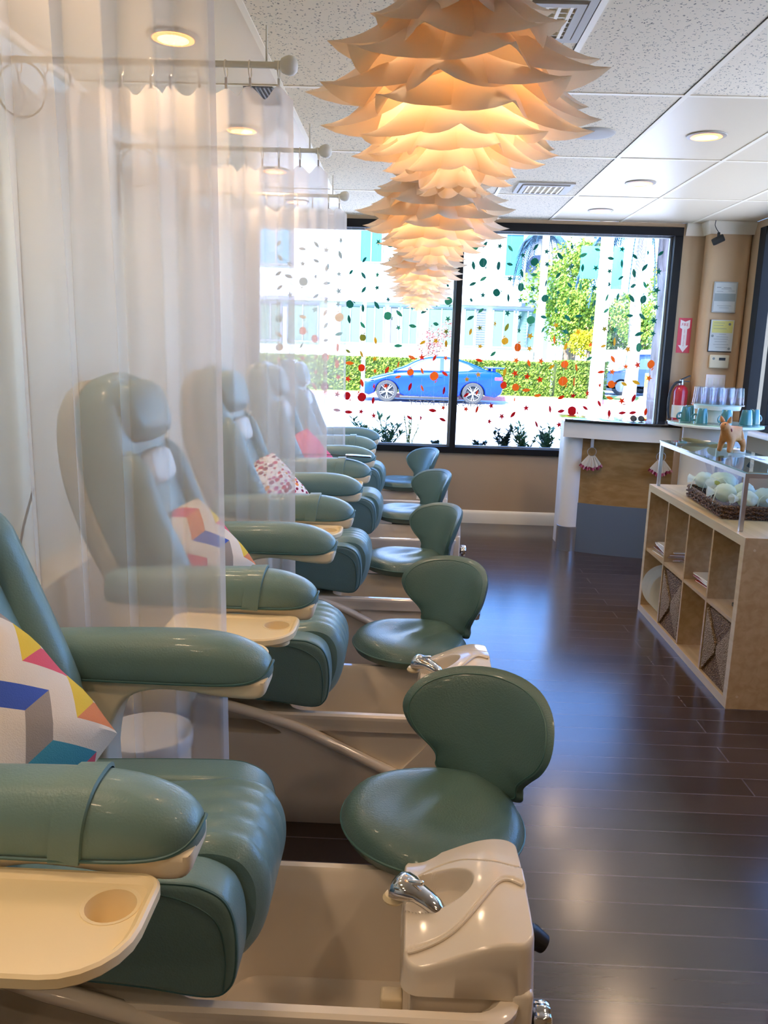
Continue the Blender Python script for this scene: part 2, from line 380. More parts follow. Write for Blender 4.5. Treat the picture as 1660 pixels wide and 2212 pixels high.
# window lettering, reads correctly from the street
ETCH = mat('etched_letter', hexc('9a9ea8'), .5)
txt('window_lettering', 'SKIN AND BODY', ETCH, fr, (.345, FY+.041, 1.085), .062, (PI/2, 0, PI), sx=1.42)
def curl(x0, z0, s, k):
    pts = [(x0+s*(.5*math.cos(t)*(.4+.6*t/7)+.03*t), 0, z0+s*.8*math.sin(t)*(.4+.6*t/7)) for t in [i*.35 for i in range(k)]]
    return [V((p[0], FY+.042, p[2])) for p in pts]
# flourished script above it (unreadable in the photograph): thin looping strokes
f = MB()
for i in range(22):
    xx = 1.02-i*.062
    if .37 < xx < .46: continue
    hgt = .05 if i % 5 else .10
    f.tube([V((xx+.022*math.cos(t)+.004*t, FY+.042, 1.17+hgt*.5*math.sin(t)+(.0 if i % 5 else .02))) for t in [j*.4 for j in range(15)]], .0012, 4)
f.build('window_script', ETCH, fr)
# side window (deep black frame) in the right wall
sx = WX1
f = MB()
f.box(sx-.03, sx+.06, 7.02, 7.14, 1.0, 2.62).box(sx-.03, sx+.13, 2.2, 7.0, 2.55, 2.62).box(sx-.03, sx+.13, 2.2, 7.0, 1.0, 1.06)
f.box(sx-.02, sx+.05, 6.64, 6.76, 1.06, 2.55).box(sx-.02, sx+.12, 4.40, 4.50, 1.06, 2.55).box(sx-.02, sx+.12, 2.2, 2.3, 1.06, 2.55)
f2 = f.build('window_2', BLACK, smooth=False, bevel=.003); struct(f2, 'deep black framed side window in the right wall', 'window')
for a, b in ((6.76, 7.02), (4.5, 6.64), (2.3, 4.4)): B('window_pane', PANE, f2, sx+.05, sx+.055, a, b, 1.06, 2.55, smooth=False)
B('window_sill', WHITE, f2, sx-.14, sx, 2.2, 7.1, .965, .999, r=.006)

# ------------------------------------------------------------------ ceiling fittings
def can_light(x, y, label, watts=24):
    t = thing('recessed_light', label, 'ceiling light', (x, y, CZ), 'round recessed ceiling lights')
    MB().lathe([(.072, -.002), (.078, -.009), (.098, -.006), (.100, -.0015), (.100, -.0005), (.072, -.0005)], 32, c0=False, c1=False).build('trim_ring', RINGM, t)
    MB().lathe([(.001, -.014), (.04, -.012), (.074, -.007)], 32, c0=False, c1=False).build('lens', LAMPW, t)
    MB().lathe([(.058, -.0125), (.079, -.0100)], 32, c0=False, c1=False).build('amber_glow_rim', RIMO, t)  # emissive ring that paints the orange edge of the lens
    L = bpy.data.lights.new('can_light', 'SPOT'); L.energy = watts; L.color = (1, .71, .46); L.spot_size = R(150); L.spot_blend = .9; L.shadow_soft_size = .09
    o = bpy.data.objects.new('can_light', L); COL.objects.link(o); o.parent = t; o.location = (0, 0, -.03)
    return t
can_light(-.93, 3.36, 'large glowing recessed light behind the nearest sheer curtain, left side of ceiling')
can_light(-.94, 4.70, 'glowing recessed light seen through the second curtain, left ceiling row')
can_light(-.93, 5.74, 'glowing recessed light half hidden above the third curtain, left ceiling row')
can_light(-.94, 6.91, 'farthest glowing recessed light of the left ceiling row, by the street window')
can_light(-.93, 2.15, 'recessed light at top left, blurred behind the nearest sheer curtain')
can_light(1.49, 4.59, 'nearest glowing recessed light of the right ceiling row, with wide white ring')
can_light(1.49, 5.83, 'middle glowing recessed light of the right ceiling row')
can_light(1.48, 6.95, 'farthest glowing recessed light of the right ceiling row, near the street window')
for y in (.95, -.3, -1.6): can_light(-.93, y, 'recessed light in the left ceiling row behind the viewer')
for y in (2.1, .8, -.5, -1.8): can_light(1.49, y, 'recessed light in the right ceiling row behind the viewer')
VENTM = mat('vent_grey', hexc('b8b0a0'), .5)
def vent(x, y, s, label, rz=0):
    t = thing('ceiling_vent', label, 'air vent', (x, y, CZ), 'square ceiling air vents', rz)
    MB().box(-s*.8, s*.8, -s*.8, s*.8, -.001-.001, -.0012).build('dark_opening', SHADOW, t, smooth=False)
    f = MB()
    for k, q in enumerate((1.0, .82)):
        a, b, z0, z1 = s*q, s*(q-.14), -.0015, -.012-.008*k
        for (x0, x1, y0, y1) in ((-a, a, -a, -b), (-a, a, b, a), (-a, -b, -b, b), (b, a, -b, b)): f.box(x0, x1, y0, y1, z1, z0)
    f.build('frame', VENTM, t, smooth=False)
    f = MB()
    for k in range(7):
        q = -s*.6+s*.2*k; f.box(q-.006, q+.006, -s*.68, s*.68, -.02, -.003).box(-s*.68, s*.68, q-.004, q+.004, -.016, -.004)
    f.build('grille', GRID, t, smooth=False)
vent(.885, 6.07, .19, 'square grey air vent with egg-crate grille, right of the second hanging lamp')
vent(.37, 3.10, .20, 'square air vent with grille partly hidden behind the top of the nearest hanging lamp')
t = thing('ceiling_vent', 'small dark grille in the left ceiling beside the second curtain rod', 'air vent', (-.70, 4.07, CZ), 'square ceiling air vents')
B('dark_opening', mat('grille_grey', (.08, .08, .085), .7), t, -.08, .05, -.14, .14, -.006, -.0008, smooth=False)
f = MB()
for k in range(8): f.box(-.08+k*.018, -.074+k*.018, -.14, .14, -.010, -.006)
f.build('grille', mat('grille_bar', (.25, .25, .25), .5), t, smooth=False)
t = MB().lathe([(.001, -.010), (.09, -.010), (.115, -.006), (.12, -.001)], 32, c0=True, c1=False).build('ceiling_speaker', mat('speaker_grey', hexc('b4ada0'), .6), loc=(.905, 4.6, CZ)); tag(t, 'round grey flush speaker in the ceiling behind the right edge of the nearest lamp', 'speaker')

# ------------------------------------------------------------------ lotus lamps
PET = {}
def petal_mesh(rr, Rr, h, wd):
    """folded paper petal: root at radius rr and height h above the tip, tip at radius Rr z=0"""
    ns, nt = 10, 8; vs = []; fs = []
    for i in range(ns+1):
        s = i/ns; r = rr+(Rr-rr)*(s**1.15); z = h*(1-s)**1.55
        w = wd*(1-s**1.5)**.95*(.5+.5*min(1, s*3.5))+.0006
        for j in range(nt+1):
            t = j/nt*2-1
            zz = z-abs(t)**1.8*w*.50; r2 = r-abs(t)**2*w*.28
            vs.append((r2, t*w, zz))
    for i in range(ns):
        for j in range(nt):
            a = i*(nt+1)+j; fs.append((a, a+1, a+nt+2, a+nt+1))
    return vs, fs
TIERS = [(.33, .07), (.27, .11), (.215, .155), (.165, .20), (.118, .25), (.07, .30), (.025, .34), (-.02, .325), (-.06, .30), (-.095, .245), (-.128, .20), (-.160, .145), (-.188, .085)]
def lotus(x, y, zc, sc, label, watts, first=None):
    if first: return dup(first, None, (x, y, zc), rnd.uniform(-.3, .3), label)
    t = thing('pendant_lamp', label, 'pendant lamp', (x, y, zc), 'paper lotus pendant lamps')
    for k, (z, r) in enumerate(TIERS):
        n = 7; rr = max(.015, min(.07, r*.25))
        vs, fs = petal_mesh(rr, r, min(.19, .04+r*.50), max(.045, r*.52))
        p0 = None
        for q in range(n):
            if p0 is None:
                p0 = MB().add(vs, fs).build('petal', PETAL, t, ang=80); o = p0
            else:
                o = p0.copy(); COL.objects.link(o); o.parent = t
            o.location = (0, 0, z); o.rotation_euler = (rnd.uniform(-.03, .03), rnd.uniform(-.04, .04), 2*PI*(q+.5*(k % 2))/n+rnd.uniform(-.06, .06)+k*.07)
    MB().tube([(0, 0, .25), (0, 0, CZ-zc-.02)], .003, 6).build('cord', WHITE, t)
    MB().lathe([(.05, CZ-zc-.001), (.05, CZ-zc-.015), (.02, CZ-zc-.03), (.003, CZ-zc-.035)], 24).build('ceiling_rose', WHITE, t)
    MB().lathe([(.001, .13), (.022, .14), (.03, .165), (.026, .195), (.014, .22), (.013, .26)], 16).build('bulb', mat('warm_bulb', (1, .8, .5), .3, emit=(1, .62, .3), es=30), t)
    L = bpy.data.lights.new('lamp_light', 'POINT'); L.energy = watts; L.color = (1, .70, .42); L.shadow_soft_size = .045
    for zz in (.12, .27, .27): o = bpy.data.objects.new('lamp_light', L); COL.objects.link(o); o.parent = t; o.location = (0, 0, zz)
    return t
l1 = lotus(.085, 1.95, 2.10, 1, 'nearest and largest white paper lotus lamp, hanging over the aisle', 6.5)
lotus(.09, 3.60, 2.10, 1, 'second white paper lotus lamp in the row, just behind the nearest one', 0, l1)
q = lotus(.07, 5.25, 2.05, 1, 'third white paper lotus lamp in the row, brightest amber glow at its bottom', 0, l1); q.scale = (.82,)*3
q = lotus(.075, 6.85, 2.02, 1, 'farthest white paper lotus lamp, hanging just before the street window', 0, l1); q.scale = (.82,)*3

# ------------------------------------------------------------------ pedicure chairs
def arm(t, sgn, trayed, strap):
    """armrest on side sgn (-1 near camera, +1 far)"""
    yc = .325*sgn
    poly = [(-.297, .822), (-.300, .79), (-.325, .773), (-.40, .775), (-.48, .785), (-.555, .786), (-.615, .765), (-.652, .705), (-.668, .62), (-.68, .47), (-.86, .47), (-.87, .62), (-.90, .74), (-.92, .822)]
    poly = [(p.x, p.y) for p in smooth_path([(a, b, 0) for a, b in poly[:-1]], 4)]+[(-.92, .822)]
    a = MB().puff(poly[::-1], yc-.052, yc+.052, .014, XZ).build('armrest', CREAM2, t)
    secs = [(-.92, .885, .80, .045), (-.88, .90, .797, .056), (-.75, .908, .796, .062), (-.6, .914, .796, .066), (-.48, .916, .796, .067), (-.40, .908, .797, .066), (-.35, .893, .80, .060), (-.318, .876, .805, .049), (-.299, .857, .813, .033), (-.291, .84, .822, .012)]
    S2 = smooth_path([(x, z1, z0) for x, z1, z0, h in secs], 3); H2 = smooth_path([(x, h, 0) for x, z1, z0, h in secs], 3)
    rings = []
    for p, q in zip(S2, H2):
        x, z1, z0, h = p.x, p.y, p.z, q.y; zc = z0+(z1-z0)*.38; rg = []
        for k in range(28):
            th = 2*PI*k/28; c, s_ = math.cos(th), math.sin(th); e = .72
            yy = h*abs(c)**e*(1 if c > 0 else -1); zz = (z1-zc if s_ > 0 else zc-z0)*abs(s_)**(.85 if s_ > 0 else .45)*(1 if s_ > 0 else -1)
            rg.append(V((x, yc+yy, zc+zz)))
        rings.append(rg)
    MB().loft(rings).build('armrest_pad', TEAL, a)
    pp = [V((x, yc+h*1.0, z0+.016+(.0 if x < -.33 else (x+.33)*.25))) for x, z1, z0, h in secs]+[V((x, yc-h*1.0, z0+.016+(.0 if x < -.33 else (x+.33)*.25))) for x, z1, z0, h in reversed(secs)]
    MB().tube(smooth_path(pp, 3), .0028, 6).build('piping', TEALD, a)
    if strap:
        rg = [[], [], [], []]
        for k in range(-2, 19):
            th = PI*k/16; c, s_ = math.cos(th), math.sin(th)
            for i, (x, gr) in enumerate(((-.505, .001), (-.504, .005), (-.457, .007), (-.455, .001))):
                h = .0665+gr; rg[i].append(V((x+.012*s_, yc+h*abs(c)**.72*(1 if c > 0 else -1), .842+(.074+gr)*(abs(s_)**.85)*(1 if s_ > 0 else -1))))
        MB().loft(rg, False, False, False).build('strap', TEAL, a)
    if trayed:
        n0, n1 = (yc-.055-.215, yc-.055) if sgn < 0 else (yc+.055, yc+.225)
        base = rrect(-.70, -.335, n0, n1, .03, 5)
        # large corner radius on the free aisle corner
        cx, cy, rr = -.335-.10, (n0+.10 if sgn < 0 else n1-.10), .10
        o = []
        corners = {0: ((-.335-.035, n1-.035), .035) if sgn < 0 else ((cx, cy), rr), 1: ((-.70+.05, n1-.05), .05), 2: ((-.70+.05, n0+.05), .05), 3: ((cx, cy), rr) if sgn < 0 else ((-.335-.035, n0+.035), .035)}
        for k in range(4):
            (x, y), r_ = corners[k]
            for j in range(7):
                th = R(90*k+90*j/6); o.append((x+r_*math.cos(th), y+r_*math.sin(th)))
        zt = .792; rings = []
        for ins, z in ((.006, zt-.024), (0, zt-.018), (0, zt-.004), (.004, zt), (.009, zt), (.013, zt-.004), (.018, zt-.009)):
            rings.append([V((x, y, z)) for x, y in inset(o, ins)])
        tr = MB().loft(rings).build('tray', TRAY, a)
        if sgn < 0:
            hx, hy, hr = -.395, n1-.066, .038
            c = MB().lathe([(hr-.002, zt-.06), (hr+.001, zt+.02)], 28, (hx, hy, 0)).build('cutter', None); cut(tr, [c])
            MB().lathe([(.001, zt-.058), (hr-.012, zt-.058), (hr-.007, zt-.05), (hr-.002, zt-.009), (hr+.004, zt-.008), (hr+.004, zt-.02), (hr-.002, zt-.062), (.001, zt-.064)], 28, (hx, hy, 0), c0=False, c1=False).build('cup_holder', TRAY, a)
    return a

def make_chair():
    t = thing('spa_pedicure_chair', 'x', 'pedicure chair', (0, 0, 0), 'teal spa pedicure chairs along the left wall')
    # basin body
    def rg(x0, x1, h, z, r=.06): return [V((x, y, z)) for x, y in rrect(x0, x1, -h-.016, h+.016, r, 6)]
    b = MB().loft([rg(-1.22, .14, .165, .0, .1), rg(-1.25, .17, .18, .03, .1), rg(-1.30, .215, .195, .10, .1), rg(-1.32, .232, .20, .25, .09), rg(-1.32, .24, .203, .37, .08), rg(-1.32, .245, .208, .395, .075), rg(-1.318, .243, .207, .405, .07), rg(-1.31, .235, .200, .411, .07),
                   rg(-.40, .215, .183, .411, .06), rg(-.395, .205, .176, .402, .06), rg(-.385, .19, .166, .34, .06), rg(-.35, .15, .14, .16, .07), rg(-.32, .12, .11, .145, .06)])
    b = b.build('foot_basin', CREAM, t, ang=50)
    def prism(pts, y0, y1): return MB().loft([[V((x, y, z)) for x, z in pts] for y in (y0, y1)]).build('cutter', None, smooth=False)
    lens = [(p.x, p.y) for p in smooth_path([(-.95, .40, 0), (-.85, .425, 0), (-.70, .42, 0), (-.56, .40, 0), (-.48, .372, 0), (-.415, .338, 0), (-.50, .333, 0), (-.70, .338, 0), (-.90, .345, 0)], 4, True)]
    tri = [(p.x, p.y) for p in smooth_path([(-.33, .335, 0), (-.20, .268, 0), (-.075, .205, 0), (-.045, .205, 0), (.0, .25, 0), (.06, .325, 0), (.04, .352, 0), (-.10, .353, 0), (-.28, .352, 0)], 4, True)]
    cs = []
    for sg in (-1, 1):
        cs += [prism(lens, sg*.12, sg*.25)]
        cs += [prism(tri, sg*.202, sg*.26)]
    cut(b, cs)
    for sg in (-1, 1):
        pts = smooth_path([(-.75, sg*.212, .455), (-.60, sg*.217, .428), (-.45, sg*.219, .39), (-.34, sg*.219, .352), (-.20, sg*.218, .285), (-.05, sg*.216, .213), (.06, sg*.214, .165), (.16, sg*.206, .12)], 5)
        MB().tube(pts, [.020*min(1, .35+i/8)*min(1, .3+(len(pts)-1-i)/9) for i in range(len(pts))], 10, flat=.9).build('body_rib', CREAM, b)
    # pedestal under the seat
    pe = MB().loft([rg(-.99, -.44, .15, .405, .06), rg(-.97, -.46, .13, .43, .06), rg(-.97, -.45, .15, .455, .06)]); pe.build('seat_pedestal', CREAM, t)
    B('seat_bracket', BLKPL, t, -.52, -.40, -.13, .13, .412, .455, r=.01)
    # seat cushions
    mid = [(-.99, .47), (-1.0, .56), (-.985, .635), (-.8, .65), (-.55, .656), (-.40, .670), (-.325, .678), (-.265, .660), (-.230, .61), (-.225, .54), (-.243, .475), (-.275, .43), (-.31, .415), (-.40, .445), (-.7, .46)]
    mid = [(p.x, p.y) for p in smooth_path([(a, c, 0) for a, c in mid], 5, True)][::-1]
    m = MB(); n = 26; rings = []
    for k in range(n+1):
        y = -.130+.26*k/n; e = abs(y)/.130; ins = .022*(max(0, (e-.72)/.28))**2.2
        ch = .0
        rgp = []
        for (x, z) in inset(mid, ins):
            fr = max(0, min(1, (x+.50)/.15))*max(0, min(1, (z-.50)/.08)); d = -.0035*fr*(abs(math.cos(PI*(y+.13)/.26*5))**10) if e < .9 else 0
            rgp.append(V((x+d*(1 if x > -.26 else .2), y, z+d)))
        rings.append(rgp)
    seat = m.loft(rings).build('seat_cushion', TEAL, t)
    sd = [(-.97, .475), (-.98, .56), (-.96, .63), (-.7, .645), (-.5, .655), (-.37, .658), (-.32, .65), (-.282, .625), (-.264, .575), (-.262, .50), (-.276, .45), (-.32, .43), (-.45, .445), (-.7, .46)]
    sd = [(p.x, p.y) for p in smooth_path([(a, c, 0) for a, c in sd], 5, True)][::-1]
    for sg in (-1, 1):
        a, c = sorted((sg*.128, sg*.222))
        o = MB().puff(sd, a, c, .016, XZ).build('seat_bolster', TEAL, t)
        ip = inset(sd, .004); MB().tube([V((x, sg*.2155, z)) for x, z in ip], .0032, 6, closed=True).build('piping', TEALD, o)
        ip = [(p.x, p.y) for p in smooth_path([(-.44, .642, 0), (-.36, .628, 0), (-.30, .59, 0), (-.283, .52, 0), (-.287, .45, 0)], 6)]
        MB().tube([V((x, sg*.2225, z)) for x, z in ip], .0016, 5).build('seam', TEALD, o)
    # backrest
    FR = [(-.65, .60), (-.685, .74), (-.75, .90), (-.815, 1.05), (-.868, 1.20), (-.90, 1.32), (-.922, 1.40), (-.948, 1.445), (-.98, 1.462)]
    RE = [(-.88, .56), (-.91, .71), (-.985, .86), (-1.04, 1.0), (-1.08, 1.13), (-1.10, 1.26), (-1.095, 1.36), (-1.06, 1.43), (-1.0, 1.463)]
    HW = [.17, .205, .235, .248, .245, .23, .205, .15, .06]
    F2 = smooth_path([(x, z, h) for (x, z), h in zip(FR, HW)], 4); G2 = smooth_path([(x, z, 0) for x, z in RE], 4)
    rings = []
    for p, q in zip(F2, G2):
        A = V((p.x, p.y)); Bq = V((q.x, q.y)); c = (A+Bq)/2; d = (A-Bq)/2; h = p.z; rgp = []
        for k in range(36):
            th = 2*PI*k/36; cc, ss = math.cos(th), math.sin(th); u = abs(cc)**.55*(1 if cc > 0 else -1); v = abs(ss)**.55*(1 if ss > 0 else -1)
            if v > 0: v -= .16*max(0, 1-(u/.72)**2)*min(1, p.y)
            rgp.append(V((c.x+d.x*v, h*u, c.y+d.y*v)))
        rings.append(rgp)
    bk = MB().loft(rings).build('backrest', TEAL, t)
    # curved back shell seen from the side
    rings = []
    for p, q in list(zip(F2, G2))[2:-3]:
        A = V((p.x, p.y)); Bq = V((q.x, q.y)); d = (Bq-A).normalized(); rgp = []
        Lh = (Bq-A).length; A2 = A+d*Lh*.62; B2 = Bq+d*.022; c = (A2+B2)/2; dd = (B2-A2)/2
        for k in range(28):
            th = 2*PI*k/28; cc, ss = math.cos(th), math.sin(th)
            rgp.append(V((c.x+dd.x*abs(ss)**.6*(1 if ss > 0 else -1), (p.z+.008)*abs(cc)**.55*(1 if cc > 0 else -1), c.y+dd.y*abs(ss)**.6*(1 if ss > 0 else -1))))
        rings.append(rgp)
    MB().loft(rings).build('back_shell', mat('shell_grey', hexc('a8aba0'), .4), t)
    # side bolsters of the back
    for sg in (-1, 1):
        pts = smooth_path([(-.70, sg*.185, .70), (-.755, sg*.195, .86), (-.815, sg*.205, 1.0), (-.865, sg*.20, 1.13), (-.90, sg*.185, 1.23)], 5)
        MB().tube(pts, [.052*min(1, .3+i/5)*min(1, .3+(len(pts)-1-i)/5) for i in range(len(pts))], 14).build('back_bolster', TEAL, bk)
    # headrest pillow, and a pale slab standing in for a white towel-like patch
    ax = V((.14, 0, 1)).normalized()
    def HR(c, w, h, th, e):
        ol = [(w*abs(math.cos(a))**.6*(1 if math.cos(a) > 0 else -1), h*abs(math.sin(a))**.6*(1 if math.sin(a) > 0 else -1)) for a in [2*PI*k/36 for k in range(36)]]
        up = V((-.30, 0, .954)); nr = V((.954, 0, .30))
        return MB().plate(ol, th, lambda u, v, w_: V(c)+V((0, 1, 0))*u+up*v+nr*w_, e=e)
    HR((-.908, 0, 1.345), .185, .10, .055, 3.5).build('headrest', TEAL, t)
    HR((-.862, 0, 1.165), .12, .06, .03, 6).build('pale_patch', mat('pale_patch_white', hexc('dfe6e6'), .5), t)
    arm(t, -1, True, True); arm(t, 1, False, False)
    # faucet console at the end of the basin
    x0, x1, y0, y1 = .028, .268, -.165, .162
    c1 = smooth_path([(.028, .045, 0), (.06, .075, 0), (.10, .092, 0), (.145, .088, 0), (.19, .063, 0), (.245, .04, 0), (.268, .036, 0)], 6)
    c2 = smooth_path([(.028, -.135, 0), (.10, -.118, 0), (.14, -.095, 0), (.18, -.052, 0), (.21, -.015, 0), (.235, -.006, 0), (.268, -.028, 0)], 6)
    def cy(c, x):
        for a, b_ in zip(c, c[1:]):
            if a.x <= x <= b_.x+1e-9: return a.y+(b_.y-a.y)*(x-a.x)/max(1e-6, b_.x-a.x)
        return c[0].y if x < c[0].x else c[-1].y
    def sm(a): a = max(0, min(1, a)); return a*a*(3-2*a)
    def zt(x, y):
        z = .482+.060*sm((x-x0)/.20)-.018*((y-.01)/.17)**2
        z += .007*sm((cy(c1, x)-y)/.006)*sm((y-cy(c2, x))/.006)*1.0
        e = math.hypot((x-.085)/.078, (y-.012)/.056)
        z -= .045*sm((1.05-e)/.16)
        return z
    def dens(p):
        o = []
        for i in range(len(p)):
            a, b_ = V(p[i]), V(p[(i+1) % len(p)]); n_ = max(1, int((b_-a).length/.006)); o += [tuple(a.lerp(b_, j/n_)) for j in range(n_)]
        return o
    ol = dens(rrect(x0, x1, y0, y1, .035, 8)); N_ = len(ol); oc = ((x0+x1)/2, (y0+y1)/2); rings = []
    for k in range(0, 71):
        q = .01+.955*k/70; rings.append([V((oc[0]+(x-oc[0])*q, oc[1]+(y-oc[1])*q, zt(oc[0]+(x-oc[0])*q, oc[1]+(y-oc[1])*q))) for x, y in ol])
    for q, dz in ((.985, .004), (.996, .012), (1.0, .024)): rings.append([V((oc[0]+(x-oc[0])*q, oc[1]+(y-oc[1])*q, zt(oc[0]+(x-oc[0])*.965, oc[1]+(y-oc[1])*.965)-dz)) for x, y in ol])
    zb = [.413 for x, y in ol]
    rings.append([V((x+.004*(1 if x > .15 else -1), y-.004, z)) for (x, y), z in zip(ol, zb)]); rings.append([V((oc[0]+(x-oc[0])*.97, oc[1]+(y-oc[1])*.97, z-.006)) for (x, y), z in zip(ol, zb)])
    con = MB().loft(rings).build('faucet_console', CREAM, t, ang=60)
    for c_, nm in ((c1, 1), (c2, 1)):
        MB().tube([V((p.x, p.y, zt(p.x, p.y+(-.004 if c_ is c1 else .004))-.0015)) for p in c_ if x0+.008 < p.x < x1-.008], .0035, 6).build('raised_trim', CREAM, con)
    col = MB().rbox(.045, .255, -.148, .150, .20, .425, r=.03).build('console_column', CREAM, t)
    MB().rbox(.222, .269, -.170, -.12, .24, .43, r=.012).build('console_leg', CREAM, con)
    MB().puff([(.075, .285), (.21, .30), (.218, .36), (.205, .372), (.075, .355)], -.154, -.146, .003, XZ).build('access_cover', CREAM, con)
    # chrome faucet head lying in the bowl
    A = V((.105, -.045, .492)); Bq = V((.005, .012, .512)); d = (Bq-A); rings = []
    for s_, r_ in ((0, .012), (.12, .019), (.3, .021), (.5, .023), (.65, .030), (.8, .034), (.92, .032), (.98, .022), (1.0, .004)):
        p = A+d*s_+V((0, 0, .012*math.sin(PI*s_))); n1 = d.normalized(); a_ = n1.cross(V((0, 0, 1))).normalized(); b_ = a_.cross(n1)
        rings.append([p+a_*r_*math.cos(2*PI*k/20)+b_*r_*.8*math.sin(2*PI*k/20) for k in range(20)])
    fa = MB().loft(rings).build('faucet', CHROME, t)
    M_ = Matrix.Translation(A+d*.62+V((0, -.006, .034))) @ Matrix.Rotation(math.atan2(d.y, d.x), 4, 'Z') @ Matrix.Rotation(.25, 4, 'Y')
    MB().rbox(-.026, .020, -.0055, .0055, -.006, .004, r=.004, M=M_).build('faucet_lever', CHROME, fa)
    MB().lathe([(.001, 0), (.020, .0), (.023, .006), (.018, .014), (.001, .018)], 20, (.008, .010, .476)).build('faucet_base', TRAY, fa)
    # chrome knob on the aisle side
    My = Matrix.Translation((.262, -.115, .325)) @ Matrix.Rotation(PI/2, 4, 'Y')
    kn = MB().lathe([(.001, 0), (.02, 0), (.02, .014), (.001, .014)], 20, M=My); kn = kn.build('valve_collar', BLKPL, t)
    rings = []
    for r_, z in ((.020, .012), (.032, .016), (.034, .022), (.034, .040), (.030, .048), (.016, .052), (.002, .052)):
        rings.append([My @ V(((r_*(1+.05*(1 if k % 4 < 2 else -1)))*math.cos(2*PI*k/40), (r_*(1+.05*(1 if k % 4 < 2 else -1)))*math.sin(2*PI*k/40), z)) for k in range(40)])
    MB().loft(rings).build('valve_knob', CHROME, t)
    Mz = Matrix.Translation((.085, -.212, .345)) @ Matrix.Rotation(PI/2, 4, 'X')
    MB().lathe([(.016, 0), (.016, .004), (.010, .008), (.001, .009)], 20, M=Mz, c0=False).build('drain_button', CHROME, t)
    # drain flap inside the basin
    B('overflow_panel', mat('sand_plastic', hexc('c8b898'), .5), t, -.012, .03, -.165, -.13, .20, .40, r=.006)
    return t
YC = [1.47, 2.68, 3.94, 5.19, 6.50]; XO = [0, .045, .072, .09, .07]
ch = make_chair()
CHL = ['nearest teal pedicure chair, cream tray in the foreground, big chevron cushion on its seat',
       'second teal pedicure chair from the camera, its tilted back veiled by the nearest sheer curtain',
       'third teal pedicure chair from the camera, holding a red and orange petal-print cushion',
       'fourth teal pedicure chair from the camera, black phone lying on its near armrest',
       'farthest teal pedicure chair, right below the street window']
ch['label'] = CHL[0]; ch.location = (XO[0], YC[0], 0)
chairs = [ch]
for i in range(1, 5): chairs.append(dup(ch, None, (XO[i], YC[i], 0), 0, CHL[i]))
# far tray visible only on the nearest chair
tr = MB(); o_ = rrect(-.70, -.335, .39, .60, .07, 6); rings = []
for ins, z in ((.006, .768), (0, .774), (0, .788), (.004, .792), (.009, .792), (.013, .788), (.018, .783)): rings.append([V((x, y, z)) for x, y in inset(o_, ins)])
MB().loft(rings).build('tray', TRAY, ch); hz = MB()
for i in range(7): hz.lathe([(.014, i*.007), (.020, i*.007+.0035), (.014, i*.007+.007)], 16, M=Matrix.Translation((.25, .03, .42)) @ Matrix.Rotation(R(115), 4, 'Y'))
hz.build('chrome_hose', CHROME, ch)
MB().lathe([(.001, 0), (.022, 0), (.024, .02), (.020, .05), (.001, .055)], 20, M=Matrix.Translation((.278, .03, .405)) @ Matrix.Rotation(R(125), 4, 'Y')).build('spray_holder', BLKPL, ch)
B('tray_arm', CREAM2, ch, -.55, -.5, .35, .42, .770, .782, smooth=False)

# cushions on the seats
def cushion(name, m, label, loc, rot, w=.23, th=.085):
    ol = []
    for k in range(40):
        a = 2*PI*k/40+PI/4*0; c, s = math.cos(a), math.sin(a); q = 1/max(abs(c), abs(s)); q = q**.86*(1-.035*math.cos(4*a)**2)
        ol.append((w*q*c, w*q*s))
    o = MB().plate(ol, th, XY, rings=12, e=2.2, p=.8).build(name, m); o.location = loc; o.rotation_euler = rot
    return tag(o, label, 'cushion', 'cushions on the pedicure chairs')
def crot(tilt, spin, yaw):
    return (Matrix.Rotation(yaw, 3, 'Z') @ Matrix.Rotation(PI/2-tilt, 3, 'Y') @ Matrix.Rotation(spin, 3, 'Z')).to_euler()
cushion('throw_pillow', CHEV, 'large multicoloured chevron cushion leaning on the nearest chair back', (-.75, 1.38, .855), crot(R(36), R(28), R(-46)), .185, .085)
cushion('throw_pillow', CHEV, 'multicoloured chevron cushion on the second chair, half behind the sheer curtain edge', (XO[1]-.725, YC[1]-.05, .86), crot(R(34), R(26), R(-46)), .18, .08)
cushion('throw_pillow', DOTS, 'cushion printed with red, orange and pink petals on the third chair', (XO[2]-.70, YC[2]-.05, .86), crot(R(34), R(26), R(-46)), .18, .08)
PINKM = mat('pink_fabric', hexc('d0607c'), .85)
cushion('throw_pillow', PINKM, 'pink cushion peeking past the sheer curtain on the fourth chair', (XO[3]-.70, YC[3]-.05, .86), crot(R(34), R(26), R(-46)), .18, .07)

# phone with cable on fourth chair
t = thing('mobile_phone', 'black phone with thin cable resting on the near armrest of the fourth chair', 'phone', (-.20, 4.865, .925))
M_ = Matrix.Rotation(R(2), 4, 'Y')
MB().rbox(-.16, -.005, -.036, .036, 0, .008, r=.004, M=M_).build('phone_body', BLACKG, t)
MB().tube(smooth_path([(-.16, 0, .004), (-.22, .01, .006), (-.32, .02, .004), (-.45, .03, .0)], 5), .002, 6).build('charging_cable', BLKPL, t)

